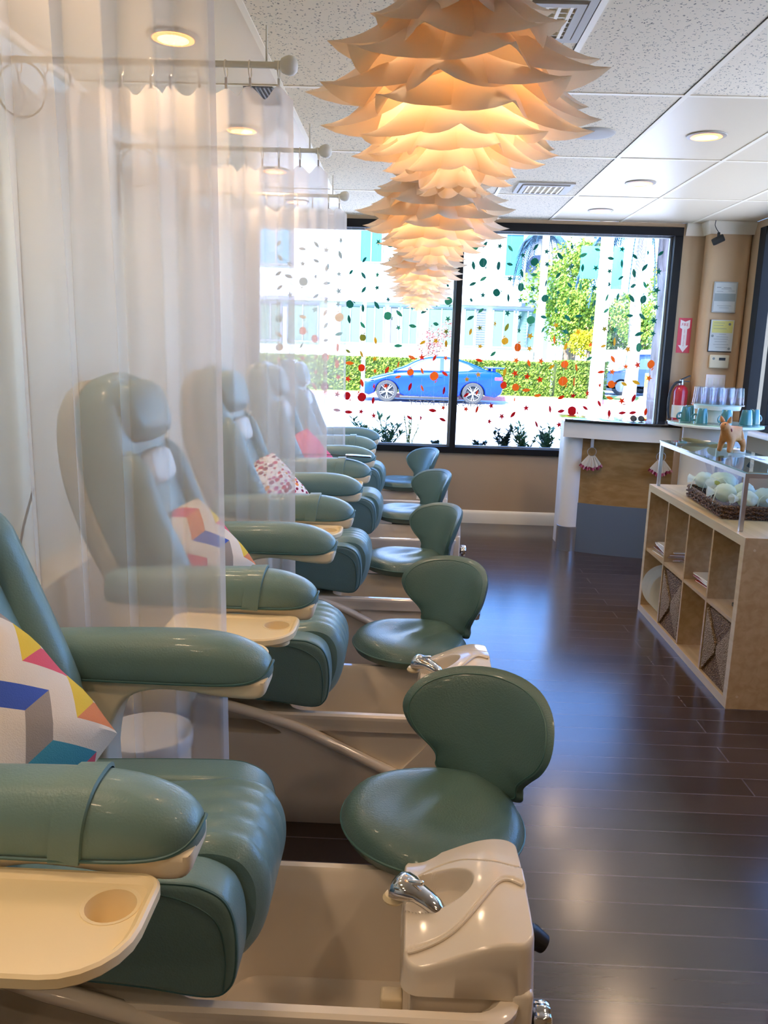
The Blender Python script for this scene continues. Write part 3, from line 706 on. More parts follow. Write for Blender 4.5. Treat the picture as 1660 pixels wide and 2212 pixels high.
# ------------------------------------------------------------------ technician stools
def make_stool():
    t = thing('technician_stool', 'x', 'stool', (0, 0, 0), 'teal low-back technician stools')
    # seat: local -Y is where the sitter's knees go, +Y is the back
    ol = []
    for k in range(48):
        a = 2*PI*k/48; c, s = math.cos(a), math.sin(a); r = .230*(1-.05*max(0, s)**2+.0*c); ol.append((r*c*(1-.10*max(0, s)), r*s*.97))
    def sf(u, v, w):
        rr = math.hypot(u, v)/.212; z = .453+w*(1 if w > 0 else .9)
        if w > 0: z -= .014*math.exp(-((rr-.1)/.45)**2)-.006*math.exp(-(u/.035)**2)*max(0, 1-rr)-.0025*math.sin(u*60+v*14)*max(0, 1-rr)
        if w > 0 and v > .1: z += .25*(v-.1)**1.3*max(0, 1-abs(u)/.16)
        return V((u, v, z))
    st = MB().plate(ol, .048, sf, rings=14, e=6, p=.5).build('seat', STOOL, t)
    MB().tube([V((u*.995, v*.995, .455)) for u, v in ol], .003, 6, closed=True).build('piping', mat('stool_piping', hexc('456a64'), .4), st)
    # back: mushroom outline, wraps forward
    half = [(.0, -.012), (.07, -.010), (.115, .0), (.130, .018), (.128, .04), (.133, .065), (.162, .11), (.197, .16), (.219, .215), (.217, .265), (.190, .315), (.133, .350), (.064, .366), (0, .370)]
    h2 = smooth_path([(a*1.06, b, 0) for a, b in half], 4); ol = [(p.x, p.y) for p in h2]+[(-p.x, p.y) for p in reversed(h2[1:-1])]
    def bf(u, v, w):
        wrap = 1.9*u*u*min(1, v/.12)
        y = .19+.34*max(0, v)**1.15-wrap-.05*math.exp(-((v)/.05)**2)*0+(-w)
        return V((u*(1-.9*u*u), y, .462+v*.77-.02*abs(u)/.2*0))
    bk = MB().plate(ol, .024, bf, rings=12, e=7, p=.5, c=(0, .18)).build('backrest', STOOL, t)
    MB().tube([bf(u*.90, .18+(v-.18)*.90, .0175) for u, v in ol], .0018, 6, closed=True).build('piping', mat('stool_piping2', hexc('456a64'), .4), bk)
    MB().tube(smooth_path([(0, .06, .385), (0, .17, .385), (0, .228, .42), (0, .245, .50)], 5), .014, 10, flat=.5).build('back_bracket', BLACK, t)
    MB().lathe([(.001, .37), (.10, .37), (.10, .385), (.001, .39)], 24).build('seat_plate', BLKPL, t)
    MB().lathe([(.014, .16), (.014, .375)], 16).build('gas_column', CHROME, t); MB().lathe([(.028, .075), (.03, .10), (.024, .20), (.022, .24)], 16).build('column_cover', BLKPL, t)
    for k in range(5):
        a = R(72*k-18); d = V((math.cos(a), math.sin(a), 0))
        MB().tube(smooth_path([V((0, 0, .105))+d*.02, V((0, 0, .108))+d*.10, V((0, 0, .10))+d*.15, V((0, 0, .07))+d*.185], 4), .014, 10).build('base_leg', CHROME, t)
        Mw = Matrix.Translation(d*.19+V((0, 0, .028))) @ Matrix.Rotation(a+1.1, 4, 'Z') @ Matrix.Rotation(PI/2, 4, 'X')
        cs = MB()
        for q in (-.016, .006): cs.lathe([(.001, q), (.022, q), (.027, q+.003), (.027, q+.009), (.022, q+.011), (.001, q+.011)], 20, M=Mw)
        cs.box(-.008, .008, -.008, .008, .03, .075, M=Matrix.Translation(d*.185)); cs.build('caster', BLKPL, t)
    return t
st = make_stool()
# (seat centre, direction of the back as angle from +Y towards +X)
SP = [(.10, 1.815, -38, 'nearest teal low-back stool, seen large behind the first faucet console'),
      (.045, 3.03, -47, 'second teal low-back stool from the camera, behind the second faucet console'),
      (.015, 4.26, -60, 'third teal low-back stool from the camera, seat beside the third foot basin'),
      (.02, 5.57, -62, 'fourth teal low-back stool from the camera, bluish in the window light'),
      (-.02, 6.85, -62, 'farthest and smallest teal low-back stool, against the wall under the street window')]
for i, (x, y, a, lb) in enumerate(SP):
    if i == 0: st.location = (x, y, 0); st.rotation_euler = (0, 0, R(a)); st['label'] = lb
    else: dup(st, None, (x, y, 0), R(a), lb)

# ------------------------------------------------------------------ curtains on rods
def rod(y, label):
    t = thing('curtain_rod', label, 'curtain rod', (0, y, 2.55), 'white curtain rods over the chairs')
    MB().lathe([(.0115, 0), (.0115, 1.04)], 16, M=Matrix.Translation((-1.53, 0, 0)) @ Matrix.Rotation(PI/2, 4, 'Y')).build('pole', RODM, t)
    MB().lathe([(.015, -.05), (.015, -.03), (.024, -.025), (.03, -.012), (.034, .002), (.031, .018), (.02, .03), (.001, .034)], 20, M=Matrix.Translation((-.47, 0, 0)) @ Matrix.Rotation(PI/2, 4, 'Y')).build('finial', RODM, t)
    f = MB().box(-1.549, -1.542, -.012, .012, -.34, .02); f.tube([(-1.52+.0, 0, 0), (-1.545, 0, 0)], .02, 14); f.tube([V((-1.535+.0, 0, -.10))+V((.10*math.sin(a)*.9+.09, 0, .095*math.cos(a))) for a in [2*PI*k/28 for k in range(28)]], .004, 6, closed=True)
    f.build('wall_bracket', mat('bracket_paint', hexc('c2bda9'), .5), t)
    MB().tube([(-.55, 0, .012), (-.55, 0, .13)], .004, 6).build('ceiling_hanger', RODM, t)
def curtain(y, label, seed, xr=-.455):
    rr = random.Random(seed); t = thing('sheer_curtain', label, 'curtain', (0, y, 0), 'sheer white curtains between the chairs')
    k = 8+rr.random()*1.5; ph = rr.random()*6; nx, nz = 260, 26; NR = 11
    ringx = [-1.45+(-.50+1.45)*i/(NR-1)+rr.uniform(-.02, .02) for i in range(NR)]; ringx[-1] = -.505
    m1, m2, m3 = rr.random()*6, rr.random()*6, rr.random()*6
    def pt(s, q, dy=0):           # q 0 top .. 1 bottom
        sp = .35+.65*min(1, q*3)
        x = -1.52+(xr+1.52)*s
        am = (.018+.014*math.sin(5*s+m1))*sp+.010
        tph = 2*PI*k*s+ph+1.1*math.sin(4*s+m2)+.5*q*math.sin(7*s+m3)
        x2 = x+(am*1.35)*math.sin(2*tph)*.20*math.sin(PI*min(1, max(0, s))) +.03*q*(s)*1.0
        yy = am*math.sin(tph)*1.4
        sag = min(abs(x-r) for r in ringx); top = 2.475-.034*(.5-.5*math.cos(PI*min(1, sag/.055))) if q < .2 else 2.475
        z = 2.475-(2.475-.03)*q
        if q < .2: z -= (2.475-top)*(1-q/.2)
        return V((x2, yy+dy, z))
    v = [pt(i/nx, (j/nz)) for j in range(nz+1) for i in range(nx+1)]; f = []
    for j in range(nz):
        for i in range(nx): a = j*(nx+1)+i; f.append((a, a+1, a+nx+2, a+nx+1))
    c = MB().add(v, f).build('curtain_panel', SHEER, t, ang=180)
    v = []; f = []
    for j in range(5):
        for i in range(nx+1): v.append(pt(i/nx, j/4*.058)+V((0, .003, 0)))
    for j in range(4):
        for i in range(nx): a = j*(nx+1)+i; f.append((a, a+1, a+nx+2, a+nx+1))
    MB().add(v, f).build('top_hem', SHEER, c, ang=180)
    v = []; f = []
    for j in range(nz*2+1):
        for i, s in enumerate((.985, 1.0)): v.append(pt(s, j/nz/2)+V((0, -.002, 0)))
    for j in range(nz*2): a = j*2; f.append((a, a+1, a+3, a+2))
    MB().add(v, f).build('side_hem', SHEER, c, ang=180)
    for r in ringx:
        g = MB().tube([V((r, .028*math.cos(a), 2.535+.028*math.sin(a))) for a in [2*PI*q/20 for q in range(20)]], .0025, 6, closed=True).build('curtain_ring', CREAM2, t)
        MB().box(r-.004, r+.004, -.004, .004, 2.468, 2.506).build('ring_clip', STEEL, g, smooth=False)
    return t
RY = [1.95, 3.20, 4.51, 5.80]
RL = ['white curtain rod high above the nearest chair', 'nearest fully visible white curtain rod with ball end, glowing gold by the ceiling light', 'second visible white curtain rod with ball end, farther back', 'farthest white curtain rod with ball end, near the street window']
CL = ['nearest sheer white curtain, filling the left edge before the second chair', 'second sheer white curtain from the camera, under the gold-lit rod', 'third sheer white curtain from the camera, street window glowing through it', 'farthest sheer white curtain, narrow strip beside the street window']
for i, y in enumerate(RY): rod(y, RL[i]); curtain(y, CL[i], 11+i*5)

# low cream ledge along the wall behind the chairs, power box and cable
struct(B('trim_5', mat('ledge_paint', hexc('d8d0bd'), .6), None, WX0+.0005, -1.38, .2, 7.3, .0005, .62, r=.01), 'low cream service ledge along the left wall behind the chairs', 'ledge')
o = B('power_box', mat('grey_box', hexc('6c6a66'), .6), None, -1.52, -1.40, 2.02, 2.30, .62, .74, r=.01); tag(o, 'dim grey power box on the ledge behind the nearest curtain', 'power box')
o = MB().tube(smooth_path([(-1.12, 2.42, 1.12), (-1.16, 2.40, .95), (-1.17, 2.42, .80), (-1.20, 2.40, .66), (-1.24, 2.42, .60), (-1.20, 2.41, .50), (-1.23, 2.40, .35), (-1.30, 2.42, .12), (-1.30, 2.36, .006), (-1.34, 2.30, .006)], 6), .004, 6).build('power_cable', mat('grey_cable', hexc('5c5a58'), .5)); tag(o, 'thin grey power cable dangling behind the second chair back', 'cable')
# round cream pot with white rim between the first chair and the nearest curtain
t = thing('waste_bin', 'round cream lidded bin with white rim behind the nearest chair, by the curtain foot', 'bin', (-.70, 2.13, 0))
MB().lathe([(.10, 0), (.112, .01), (.118, .2), (.122, .47), (.12, .48), (.001, .48)], 36).build('body', CREAM2, t)
MB().lathe([(.001, .487), (.115, .487), (.119, .492), (.126, .492), (.128, .485), (.127, .455), (.123, .45), (.121, .47), (.001, .479)], 36, c0=False, c1=False).build('rim', WHITE, t)

# ------------------------------------------------------------------ bar counter
t = thing('bar_counter', 'white bar counter with black glass top, wood panel and round post, under the street window', 'counter', (0, 0, 0))
def arc(off, n=14):   # front edge of the counter, bowed towards the room
    o = []
    for k in range(n+1):
        s = k/n; x = 1.23+(2.05-1.23)*s; y = 6.50-.26*s-.05*math.sin(PI*s); o.append((x, y+off))
    return o
top = arc(-.02)+[(x, y) for x, y in reversed(arc(.50))]
MB().puff(top, 1.045, 1.066, .004, XY).build('glass_top', BLACKG, t, ang=30)
fa = arc(.0)+[(x, y) for x, y in reversed(arc(.05))]
MB().loft([[V((x, y, z)) for x, y in fa] for z in (.925, 1.044)]).build('fascia', WHITE, t, ang=30)
pn = [(x, y) for x, y in arc(.10) if x > 1.33]; pn = pn+[(x, y+.02) for x, y in reversed(pn)]
MB().loft([[V((x, y, z)) for x, y in pn] for z in (.40, 1.044)]).build('wood_panel', PANELW, t, ang=30)
pn = [(x, y-.004) for x, y in arc(.10) if x > 1.33]; pn = pn+[(x, y+.024) for x, y in reversed(pn)]
MB().loft([[V((x, y, z)) for x, y in pn] for z in (.0, .40)]).build('kick_panel', KICK, t, ang=30)
po = MB().lathe([(.092, .20), (.092, 1.044)], 32, (1.345, 6.60, 0)).build('post', WHITE, t)
MB().lathe([(.001, 0), (.096, 0), (.096, .20), (.093, .202), (.001, .202)], 32, (1.345, 6.60, 0)).build('post_base', STEEL, po)
B('side_panel', WHITE, t, 1.29, 1.33, 6.69, 6.95, 0, 1.044, smooth=False)
# small things on the bar top
for x, y, lb, m in ((1.52, 6.62, 'small clear dish on the bar counter top, left of the sunglasses', GLASS), (1.66, 6.55, 'small clear dish on the bar counter top, nearest the fire extinguisher', GLASS)):
    o = MB().lathe([(.001, 0), (.03, 0), (.04, .02), (.037, .02), (.028, .004), (.001, .003)], 20, c0=False, c1=False).build('dish', m, loc=(x, y, 1.0665)); tag(o, lb, 'dish')
t = thing('sunglasses', 'black sunglasses lying on the black bar counter top', 'sunglasses', (1.78, 6.45, 1.0665))
for sx_ in (-.03, .03): MB().lathe([(.001, 0), (.024, .002), (.026, .005), (.001, .008)], 16, M=Matrix.Translation((sx_, 0, .02)) @ Matrix.Rotation(PI/2-.5, 4, 'X')).build('lens', BLACKG, t)
MB().tube([(-.055, 0, .025), (0, 0, .03), (.055, 0, .025)], .003, 6).tube([(-.055, 0, .025), (-.05, .10, .004)], .002, 6).tube([(.055, 0, .025), (.05, .10, .004)], .002, 6).build('frame', BLKPL, t)
# nail swatch fans hanging from clips
NAILC = [mat('nail_'+str(i), hexc(h), .2) for i, h in enumerate(('7a2036', 'b8566c', '8a3040', 'd08890', '5c1a28'))]
STICK = mat('swatch_stick', hexc('d6c8ae'), .5)
def fan(x, y, label):
    t = thing('nail_swatch_fan', label, 'nail colour swatches', (x, y, .925), 'nail swatch fans on the bar panel')
    B('clip', STEEL, t, -.012, .012, .006, .012, -.075, -.0, smooth=False)
    MB().tube([V((.034*math.sin(a), 0, -.105+.034*math.cos(a))) for a in [2*PI*k/28 for k in range(28)]], .0022, 6, closed=True).build('ring', STEEL, t)
    for k in range(19):
        a = R(-52+104*k/18)*(1+rnd.uniform(-.03, .03)); d = V((math.sin(a)*.62, 0, -math.cos(a))).normalized(); p0 = V((d.x*.034, -.004-.003*(k % 4), -.105+d.z*.034)); L_ = .112+rnd.uniform(-.008, .006)
        s = d.cross(V((0, 1, 0))); mm = MB(); w = .0055
        q0, q1 = p0, p0+d*L_; rg = lambda p, w_: [p+s*w_+V((0, -.001, 0)), p-s*w_+V((0, -.001, 0)), p-s*w_+V((0, .001, 0)), p+s*w_+V((0, .001, 0))]
        st_ = mm.loft([rg(q0, w*.6), rg(q0+d*L_*.5, w), rg(q0+d*L_*.78, w)]).build('swatch_stick', STICK, t, smooth=False)
        MB().loft([rg(q0+d*L_*.78, w), rg(q0+d*L_*.92, w*1.05), rg(q1, w*.6)]).build('painted_nail', NAILC[k % 5], st_, smooth=False)
fan(1.45, 6.44, 'left fan of nail colour swatch sticks hanging under the bar top')
fan(1.935, 6.27, 'right fan of nail colour swatch sticks, nearer the glass shelf riser')

# ------------------------------------------------------------------ round tiered display table
t = thing('display_table', 'round white display table with glass tiers, holding mugs and tumblers', 'table', (2.29, 6.20, 0))
MB().lathe([(.001, 0), (.225, 0), (.225, 1.069), (.001, 1.069)], 48).build('drum', WHITE, t)
MB().lathe([(.001, 1.069), (.325, 1.069), (.335, 1.073), (.335, 1.085), (.33, 1.09), (.001, 1.09)], 64).build('table_top', WHITE, t)
MB().lathe([(.001, 1.0905), (.345, 1.0905), (.345, 1.101), (.001, 1.101)], 64).build('glass_disc', GREENG, t)
MB().lathe([(.001, 1.1015), (.11, 1.1015), (.11, 1.19), (.16, 1.195), (.165, 1.225), (.001, 1.225)], 48).build('upper_drum', WHITE, t)
MB().lathe([(.001, 1.2255), (.185, 1.2255), (.185, 1.236), (.001, 1.236)], 48).build('upper_glass_disc', GREENG, t)
MUG = mat('teal_glaze', hexc('3a7476'), .15, coat=.6)
def mug(x, y, rz, label, src=None):
    if src: return dup(src, None, (x, y, 1.1015), rz, label)
    t = thing('mug', label, 'mug', (x, y, 1.1015), 'upturned teal mugs on the round table', rz)
    MB().lathe([(.030, .006), (.041, .0), (.044, .002), (.043, .03), (.036, .08), (.031, .104), (.028, .108), (.001, .108)], 28, c0=False, c1=False).build('cup', MUG, t)
    MB().tube(smooth_path([(.041, 0, .022), (.062, 0, .022), (.068, 0, .042), (.055, 0, .06), (.038, 0, .062)], 5), .005, 8, flat=1.4).build('handle', MUG, t)
    return t
m0 = mug(2.29-.235, 6.20-.03, R(190), 'leftmost upturned teal mug on the round table, beside the fire extinguisher')
mug(2.29-.165, 6.20-.17, R(170), 'second upturned teal mug from the left, handle to the left, near table edge', m0)
mug(2.29-.02, 6.20-.245, R(200), 'upturned teal mug at the front middle of the round table', m0)
mug(2.29+.14, 6.20-.20, R(100), 'upturned teal mug right of the middle one, beneath the tumbler tier edge', m0)
mug(2.29+.235, 6.20-.10, R(20), 'rightmost upturned teal mug on the round table, handle pointing right', m0)
mug(2.29-.15, 6.20+.15, R(150), 'upturned teal mug mostly hidden behind the two left mugs', m0)
g0 = None; k = 0
for rr_, n, ph in ((.145, 12, .1), (.075, 6, .3), (0, 1, 0)):
    for i in range(n):
        a = 2*PI*i/n+ph; x, y = 2.29+rr_*math.cos(a), 6.20+rr_*math.sin(a)
        if g0 is None:
            g0 = MB().lathe([(.030, .001), (.033, .0), (.034, .002), (.031, .06), (.026, .118), (.022, .121), (.001, .121), (.001, .112), (.022, .112), (.029, .06), (.031, .003)], 20, c0=False, c1=False).build('tumbler', TUMBL, loc=(x, y, 1.2365)); tag(g0, 'clear upturned glass tumbler packed on the upper glass tier of the round table', 'glass', 'upturned tumblers on the upper tier')
        else: dup(g0, None, (x, y, 1.2365))

# ------------------------------------------------------------------ shelf unit (Y 3.56..5.03, X 1.50..1.89)
X0, X1, Y0, Y1 = 1.50, 1.89, 3.56, 5.03
t = thing('cube_shelf', 'birch eight-cube shelf unit standing on the dark floor at right', 'shelf', (X0, Y0, 0))
LX, LY, HZ, TK, TI = X1-X0, Y1-Y0, .80, .042, .018
EDGE = wood('birch_edge', hexc('d8c6a2'), hexc('ccb68e'), 1)
B('bottom_panel', BIRCH, t, 0, LX, 0, LY, 0, TK, smooth=False)
B('top_panel', BIRCH, t, 0, LX, 0, LY, HZ-TK, HZ, smooth=False)
for y in (0, LY-TK): B('side_panel', BIRCH, t, 0, LX, y, y+TK, TK, HZ-TK, smooth=False)
cw = (LY-2*TK-3*TI)/4; chh = (HZ-2*TK-TI)/2
for k in range(3): B('divider', BIRCH, t, .004, LX-.002, TK+cw*(k+1)+TI*k, TK+(cw+TI)*(k+1), TK, HZ-TK, smooth=False)
for k in range(4): B('shelf_board', BIRCH, t, .005, LX-.002, TK+(cw+TI)*k, TK+(cw+TI)*k+cw, TK+chh, TK+chh+TI, smooth=False)
e = MB().box(-.002, 0, 0, LY, 0, TK).box(-.002, 0, 0, LY, HZ-TK, HZ).box(-.002, 0, 0, TK, TK, HZ-TK).box(-.002, 0, LY-TK, LY, TK, HZ-TK); e.build('edge_banding', EDGE, t, smooth=False)
for z in (.745, .06): MB().lathe([(.001, -.002), (.006, -.002), (.006, .001), (.001, .001)], 12, M=Matrix.Translation((.045, -.0005, z)) @ Matrix.Rotation(PI/2, 4, 'X')).build('cam_cap', EDGE, t)
def cube(k, row):     # y range and floor z of cube k (0 = nearest) in world coordinates
    return Y0+TK+(cw+TI)*k, Y0+TK+(cw+TI)*k+cw, (TK if row == 0 else TK+chh+TI)
# magazines
rr = random.Random(5)
MAGC = [mat('magazine_cover_'+str(i), hexc(h), .25) for i, h in enumerate(('d8d4cc', 'b83c3c', 'cfd6dc', 'e0d0b0', '3c4450', 'c87890', 'efe8e0', '8a5a46'))]
def mags(k, n, group, where, x0=.05, yo=.0, sz=(.21, .27)):
    a, b, z = cube(k, 1); z += .0005
    for i in range(n):
        th = rr.uniform(.004, .009); t = thing('magazine', where, 'magazine', (X0+x0+sz[0]/2+rr.uniform(-.012, .02), (a+b)/2+yo+rr.uniform(-.008, .008), z), group, rr.uniform(-.10, .10))
        t['label'] = where
        B('pages', PAPERW, t, -sz[0]/2+.002, sz[0]/2-.002, -sz[1]/2+.002, sz[1]/2-.002, .0006, th-.0006, smooth=False)
        c = MB().box(-sz[0]/2, sz[0]/2, -sz[1]/2, sz[1]/2, 0, .0006).box(-sz[0]/2, sz[0]/2, -sz[1]/2, sz[1]/2, th-.0006, th).box(-sz[0]/2, sz[0]/2, sz[1]/2-.0008, sz[1]/2, 0, th)
        c = c.build('cover', MAGC[(i*3+k) % 8], t, smooth=False)
        if i == n-1: B('cover_picture', MAGC[1], c, -.06, .02, -.08, .05, th, th+.0004, smooth=False)
        z += th+.0004
mags(1, 7, 'magazine stack in the third upper cube', 'magazine in the tidy stack on the upper shelf, second cube from the near end')
mags(3, 9, 'magazine stack in the farthest upper cube', 'magazine in the leaning pile on the upper shelf, farthest cube', .03, -.05)
a, b, z = cube(0, 1)
o = B('folded_brochure', MAGC[4], None, X0+.08, X0+.26, a+.10, a+.22, z+.0005, z+.02, r=.004); tag(o, 'small dark folded brochure in the nearest upper cube', 'brochure')
# white dishes standing on edge in the farthest lower cube
a, b, z = cube(3, 0)
DISH = mat('white_china', hexc('dfe2da'), .2, coat=.4); p0 = None
DL = ['white round plate standing on edge in the farthest lower cube, rearmost', 'white round plate standing on edge, second from the cabinet end', 'white round plate standing on edge in the middle of the four', 'white round plate standing on edge, nearest of the four']
for i in range(4):
    y = b-.07-.058*i
    if p0 is None:
        p0 = MB().lathe([(.001, 0), (.085, 0), (.115, .012), (.138, .03), (.140, .033), (.135, .032), (.11, .018), (.08, .007), (.001, .006)], 40, c0=False, c1=False, M=Matrix.Rotation(PI/2-.12, 4, 'X')).build('plate', DISH, loc=(X0+.125, y, z+.140)); p0.rotation_euler = (0, 0, R(-24)); tag(p0, DL[0], 'plate', 'plates in the lower cube')
    else: dup(p0, None, (X0+.125, y, z+.140), R(-24), DL[i])
# seagrass baskets
def basket(k, label):
    a, b, z = cube(k, 0); y0_, y1_ = a+.012, b-.012; z0_, z1_ = z+.001, z+chh-.018; M = MB(); W2, H2 = y1_-y0_, z1_-z0_
    M.box(X0+.014, X0+.30, y0_, y1_, z0_, z0_+.012).box(X0+.29, X0+.30, y0_, y1_, z0_, z1_).box(X0+.014, X0+.30, y0_, y0_+.01, z0_, z1_).box(X0+.014, X0+.30, y1_-.01, y1_, z0_, z1_).box(X0+.016, X0+.026, y0_, y1_, z0_, z1_)
    t = M.build('storage_basket', SEAGRASS, smooth=False); tag(t, label, 'basket', 'seagrass baskets in the shelf')
    # raised woven triangles meeting at the middle of the front
    yc, zc = (y0_+y1_)/2, (z0_+z1_)/2
    lt = mat('seagrass_light', hexc('a58c6c'), .8); lt = weave_mat('seagrass_light_weave', hexc('8a7152'), hexc('cbb493'), 110)
    for s_ in (-1, 1):
        ye = y0_ if s_ < 0 else y1_
        pts = [(ye, z0_+.004), (yc+s_*.008, zc-.02), (yc+s_*.008, zc+.02), (ye, z1_-.004)]
        MB().puff(pts, X0+.005, X0+.017, .004, YZ).build('woven_fold', lt, t)
    B('hand_hole', SHADOW, t, X0+.013, X0+.018, yc-.014, yc+.014, zc-.03, zc+.025, r=.002)
basket(2, 'seagrass basket with bow-tie weave in the lower shelf, farther of the two')
basket(0, 'seagrass basket with bow-tie weave in the nearest lower cube')
# glass topped riser
t = thing('glass_riser', 'steel riser frame with green-edged glass top, standing on the birch shelf', 'display stand', (0, 0, .80))
ya, yb, xa, xb, zt_ = 3.70, 4.98, 1.525, 1.875, .265
for x in (xa, xb-.018):
    for y in (ya, yb-.018): B('post', STEEL, t, x, x+.018, y, y+.018, .0005, zt_-.02, smooth=False)
f = MB().box(xa, xb, ya, ya+.018, zt_-.02, zt_).box(xa, xb, yb-.018, yb, zt_-.02, zt_).box(xa, xa+.018, ya+.018, yb-.018, zt_-.02, zt_).box(xb-.018, xb, ya+.018, yb-.018, zt_-.02, zt_); f.build('top_frame', STEEL, t, smooth=False)
B('glass_top', GREENG, t, xa-.004, xb+.004, ya-.004, yb+.004, zt_+.0005, zt_+.009, smooth=False)
zg = .80+zt_+.0098
# petal shaped wooden dishes
pd = None
for x, y, a_, lb in ((1.70, 4.86, 40, 'pale wooden petal-shaped dish, farther one on the glass riser'), (1.745, 4.63, 75, 'pale wooden petal-shaped dish, nearer one lapped over the other')):
    ol = [(.125*math.cos(q), .062*math.sin(q)*(1-.25*math.cos(q))) for q in [2*PI*k/36 for k in range(36)]]
    o = MB().plate(ol, .004, lambda u, v, w: V((u, v, w+.032+.0*u+1.9*(u*u*.7+v*v*1.2)-.028)), rings=8, e=8).build('petal_dish', mat('pale_wood', hexc('e6cf9e'), .35)); o.location = (x, y, zg); o.rotation_euler = (R(-4), R(6), R(a_)); tag(o, lb, 'dish', 'petal dishes on the riser')
o = B('paper_sheet', mat('pale_blue_paper', hexc('dceef6'), .5), None, 1.745, 1.87, 3.95, 4.30, zg, zg+.0012, smooth=False); tag(o, 'white paper with blue print at the near right end of the glass riser', 'paper')
BLUEP = mat('blue_print', hexc('3c5cb0'), .5)
for i in range(3): B('blue_print', BLUEP, o, 1.765, 1.80, 4.14+i*.05, 4.165+i*.05, zg+.0012, zg+.0016, smooth=False)
o = B('card_stack', PAPERW, None, 1.735, 1.80, 4.40, 4.47, zg, zg+.02, r=.003); tag(o, 'small white card box behind the terracotta figurine', 'card box')
# terracotta animal figurine: skin-modifier body
def skin(name, verts, edges, rad, m, parent, root=0, sub=2):
    me = bpy.data.meshes.new(name); me.from_pydata(verts, edges, []); o = bpy.data.objects.new(name, me); COL.objects.link(o)
    sk_ = o.modifiers.new('k', 'SKIN'); sk_.use_smooth_shade = True
    if not me.skin_vertices:
        bpy.context.view_layer.update()
    lay = me.skin_vertices[0] if len(me.skin_vertices) else None
    if lay is None:
        bm = bmesh.new(); bm.from_mesh(me); bm.verts.layers.skin.verify(); bm.to_mesh(me); bm.free(); lay = me.skin_vertices[0]
    for v, r_ in zip(lay.data, rad): v.radius = (r_, r_)
    lay.data[root].use_root = True
    s2 = o.modifiers.new('s', 'SUBSURF'); s2.levels = sub; s2.render_levels = sub
    dg = bpy.context.evaluated_depsgraph_get(); dg.update(); nm = bpy.data.meshes.new_from_object(o.evaluated_get(dg)); bpy.data.objects.remove(o, do_unlink=True)
    nm.materials.clear(); nm.materials.append(m); nm.shade_smooth(); q = bpy.data.objects.new(name, nm); COL.objects.link(q); q.parent = parent; return q
TC = mat('terracotta', hexc('c98a4e'), .55, bump=(40, .3))
t = thing('animal_figurine', 'orange terracotta four-legged animal figurine with red collar on the glass riser', 'figurine', (1.70, 4.36, zg))
vv = [(0, 0, .105), (.035, 0, .11), (-.035, 0, .115), (-.06, 0, .135), (-.075, 0, .155), (-.098, 0, .145),
      (-.04, .026, .075), (-.052, .030, .012), (-.04, -.026, .075), (-.062, -.032, .012),
      (.052, .028, .075), (.066, .032, .045), (.060, .034, .012), (.052, -.028, .075), (.066, -.034, .045), (.060, -.034, .012), (.060, 0, .115), (.074, 0, .095)]
ee = [(0, 1), (0, 2), (2, 3), (3, 4), (4, 5), (2, 6), (6, 7), (2, 8), (8, 9), (1, 10), (10, 11), (11, 12), (1, 13), (13, 14), (14, 15), (1, 16), (16, 17)]
rd = [.037, .040, .036, .026, .028, .014, .018, .012, .018, .012, .022, .015, .012, .022, .015, .012, .014, .008]
bd = skin('body', vv, ee, rd, TC, t)
for s_ in (-1, 1):
    M_ = Matrix.Translation((-.066, s_*.020, .176)) @ Matrix.Rotation(s_*-.35, 4, 'X') @ Matrix.Rotation(-.2, 4, 'Y')
    MB().lathe([(.012, -.006), (.010, .008), (.006, .020), (.001, .028)], 12, M=M_).build('ear', TC, t)
    MB().lathe([(.001, -.003), (.003, -.002), (.0035, 0), (.001, .003)], 8, M=Matrix.Translation((-.093, s_*.014, .162))).build('eye', BLKPL, t)
MB().tube([V((-.052, 0, .128))+V((.35*.027*math.cos(a), .0285*math.sin(a), .027*math.cos(a)*.5+0))+V((-.012*math.cos(a), 0, .0)) for a in [2*PI*k/24 for k in range(24)]], .005, 8, closed=True).build('collar', mat('red_collar', hexc('8e2f2c'), .5), t)
t.rotation_euler = (0, 0, R(38)); t.scale = (1.0,)*3
# wicker tray with organza bags and tubes
t = thing('wicker_tray', 'long brown wicker tray under the glass riser, heaped with organza bags', 'basket', (1.705, 4.30, .8005), None, R(-4))
bl, bw, bh = .33, .135, .062
f = MB().rbox(-bw, bw, -bl, bl, 0, .008, r=.003); ol = rrect(-bw, bw, -bl, bl, .02, 4)
rings = [[V((x, y, z)) for x, y in inset(ol, i_)] for i_, z in ((.012, .002), (.004, .02), (0, .05), (-.004, bh), (.004, bh+.006), (.012, bh), (.014, .01))]
f.loft(rings, False, False).build('woven_tray', WICKER, t)
rp = []; n = 150
per = ol+[ol[0]]; acc = [V((a_, b_, 0)) for a_, b_ in per]
for hh in (0, 1, 2):
    pts = []; L_ = 0
    for a_, b_ in zip(acc, acc[1:]):
        k_ = max(1, int((b_-a_).length/.006))
        for i in range(k_): p_ = a_.lerp(b_, i/k_); pts.append(p_)
    pts = [V((p_.x*(1.015+.012*math.sin(i*1.1+hh*2)), p_.y*(1.006+.006*math.sin(i*1.1+hh*2)), .014+hh*.021+.004*math.sin(i*.55))) for i, p_ in enumerate(pts)]
    MB().tube(pts, .005, 6, closed=True).build('wicker_strand', WICKER, t)
YEL = mat('soap_yellow', hexc('dfe08a'), .6)
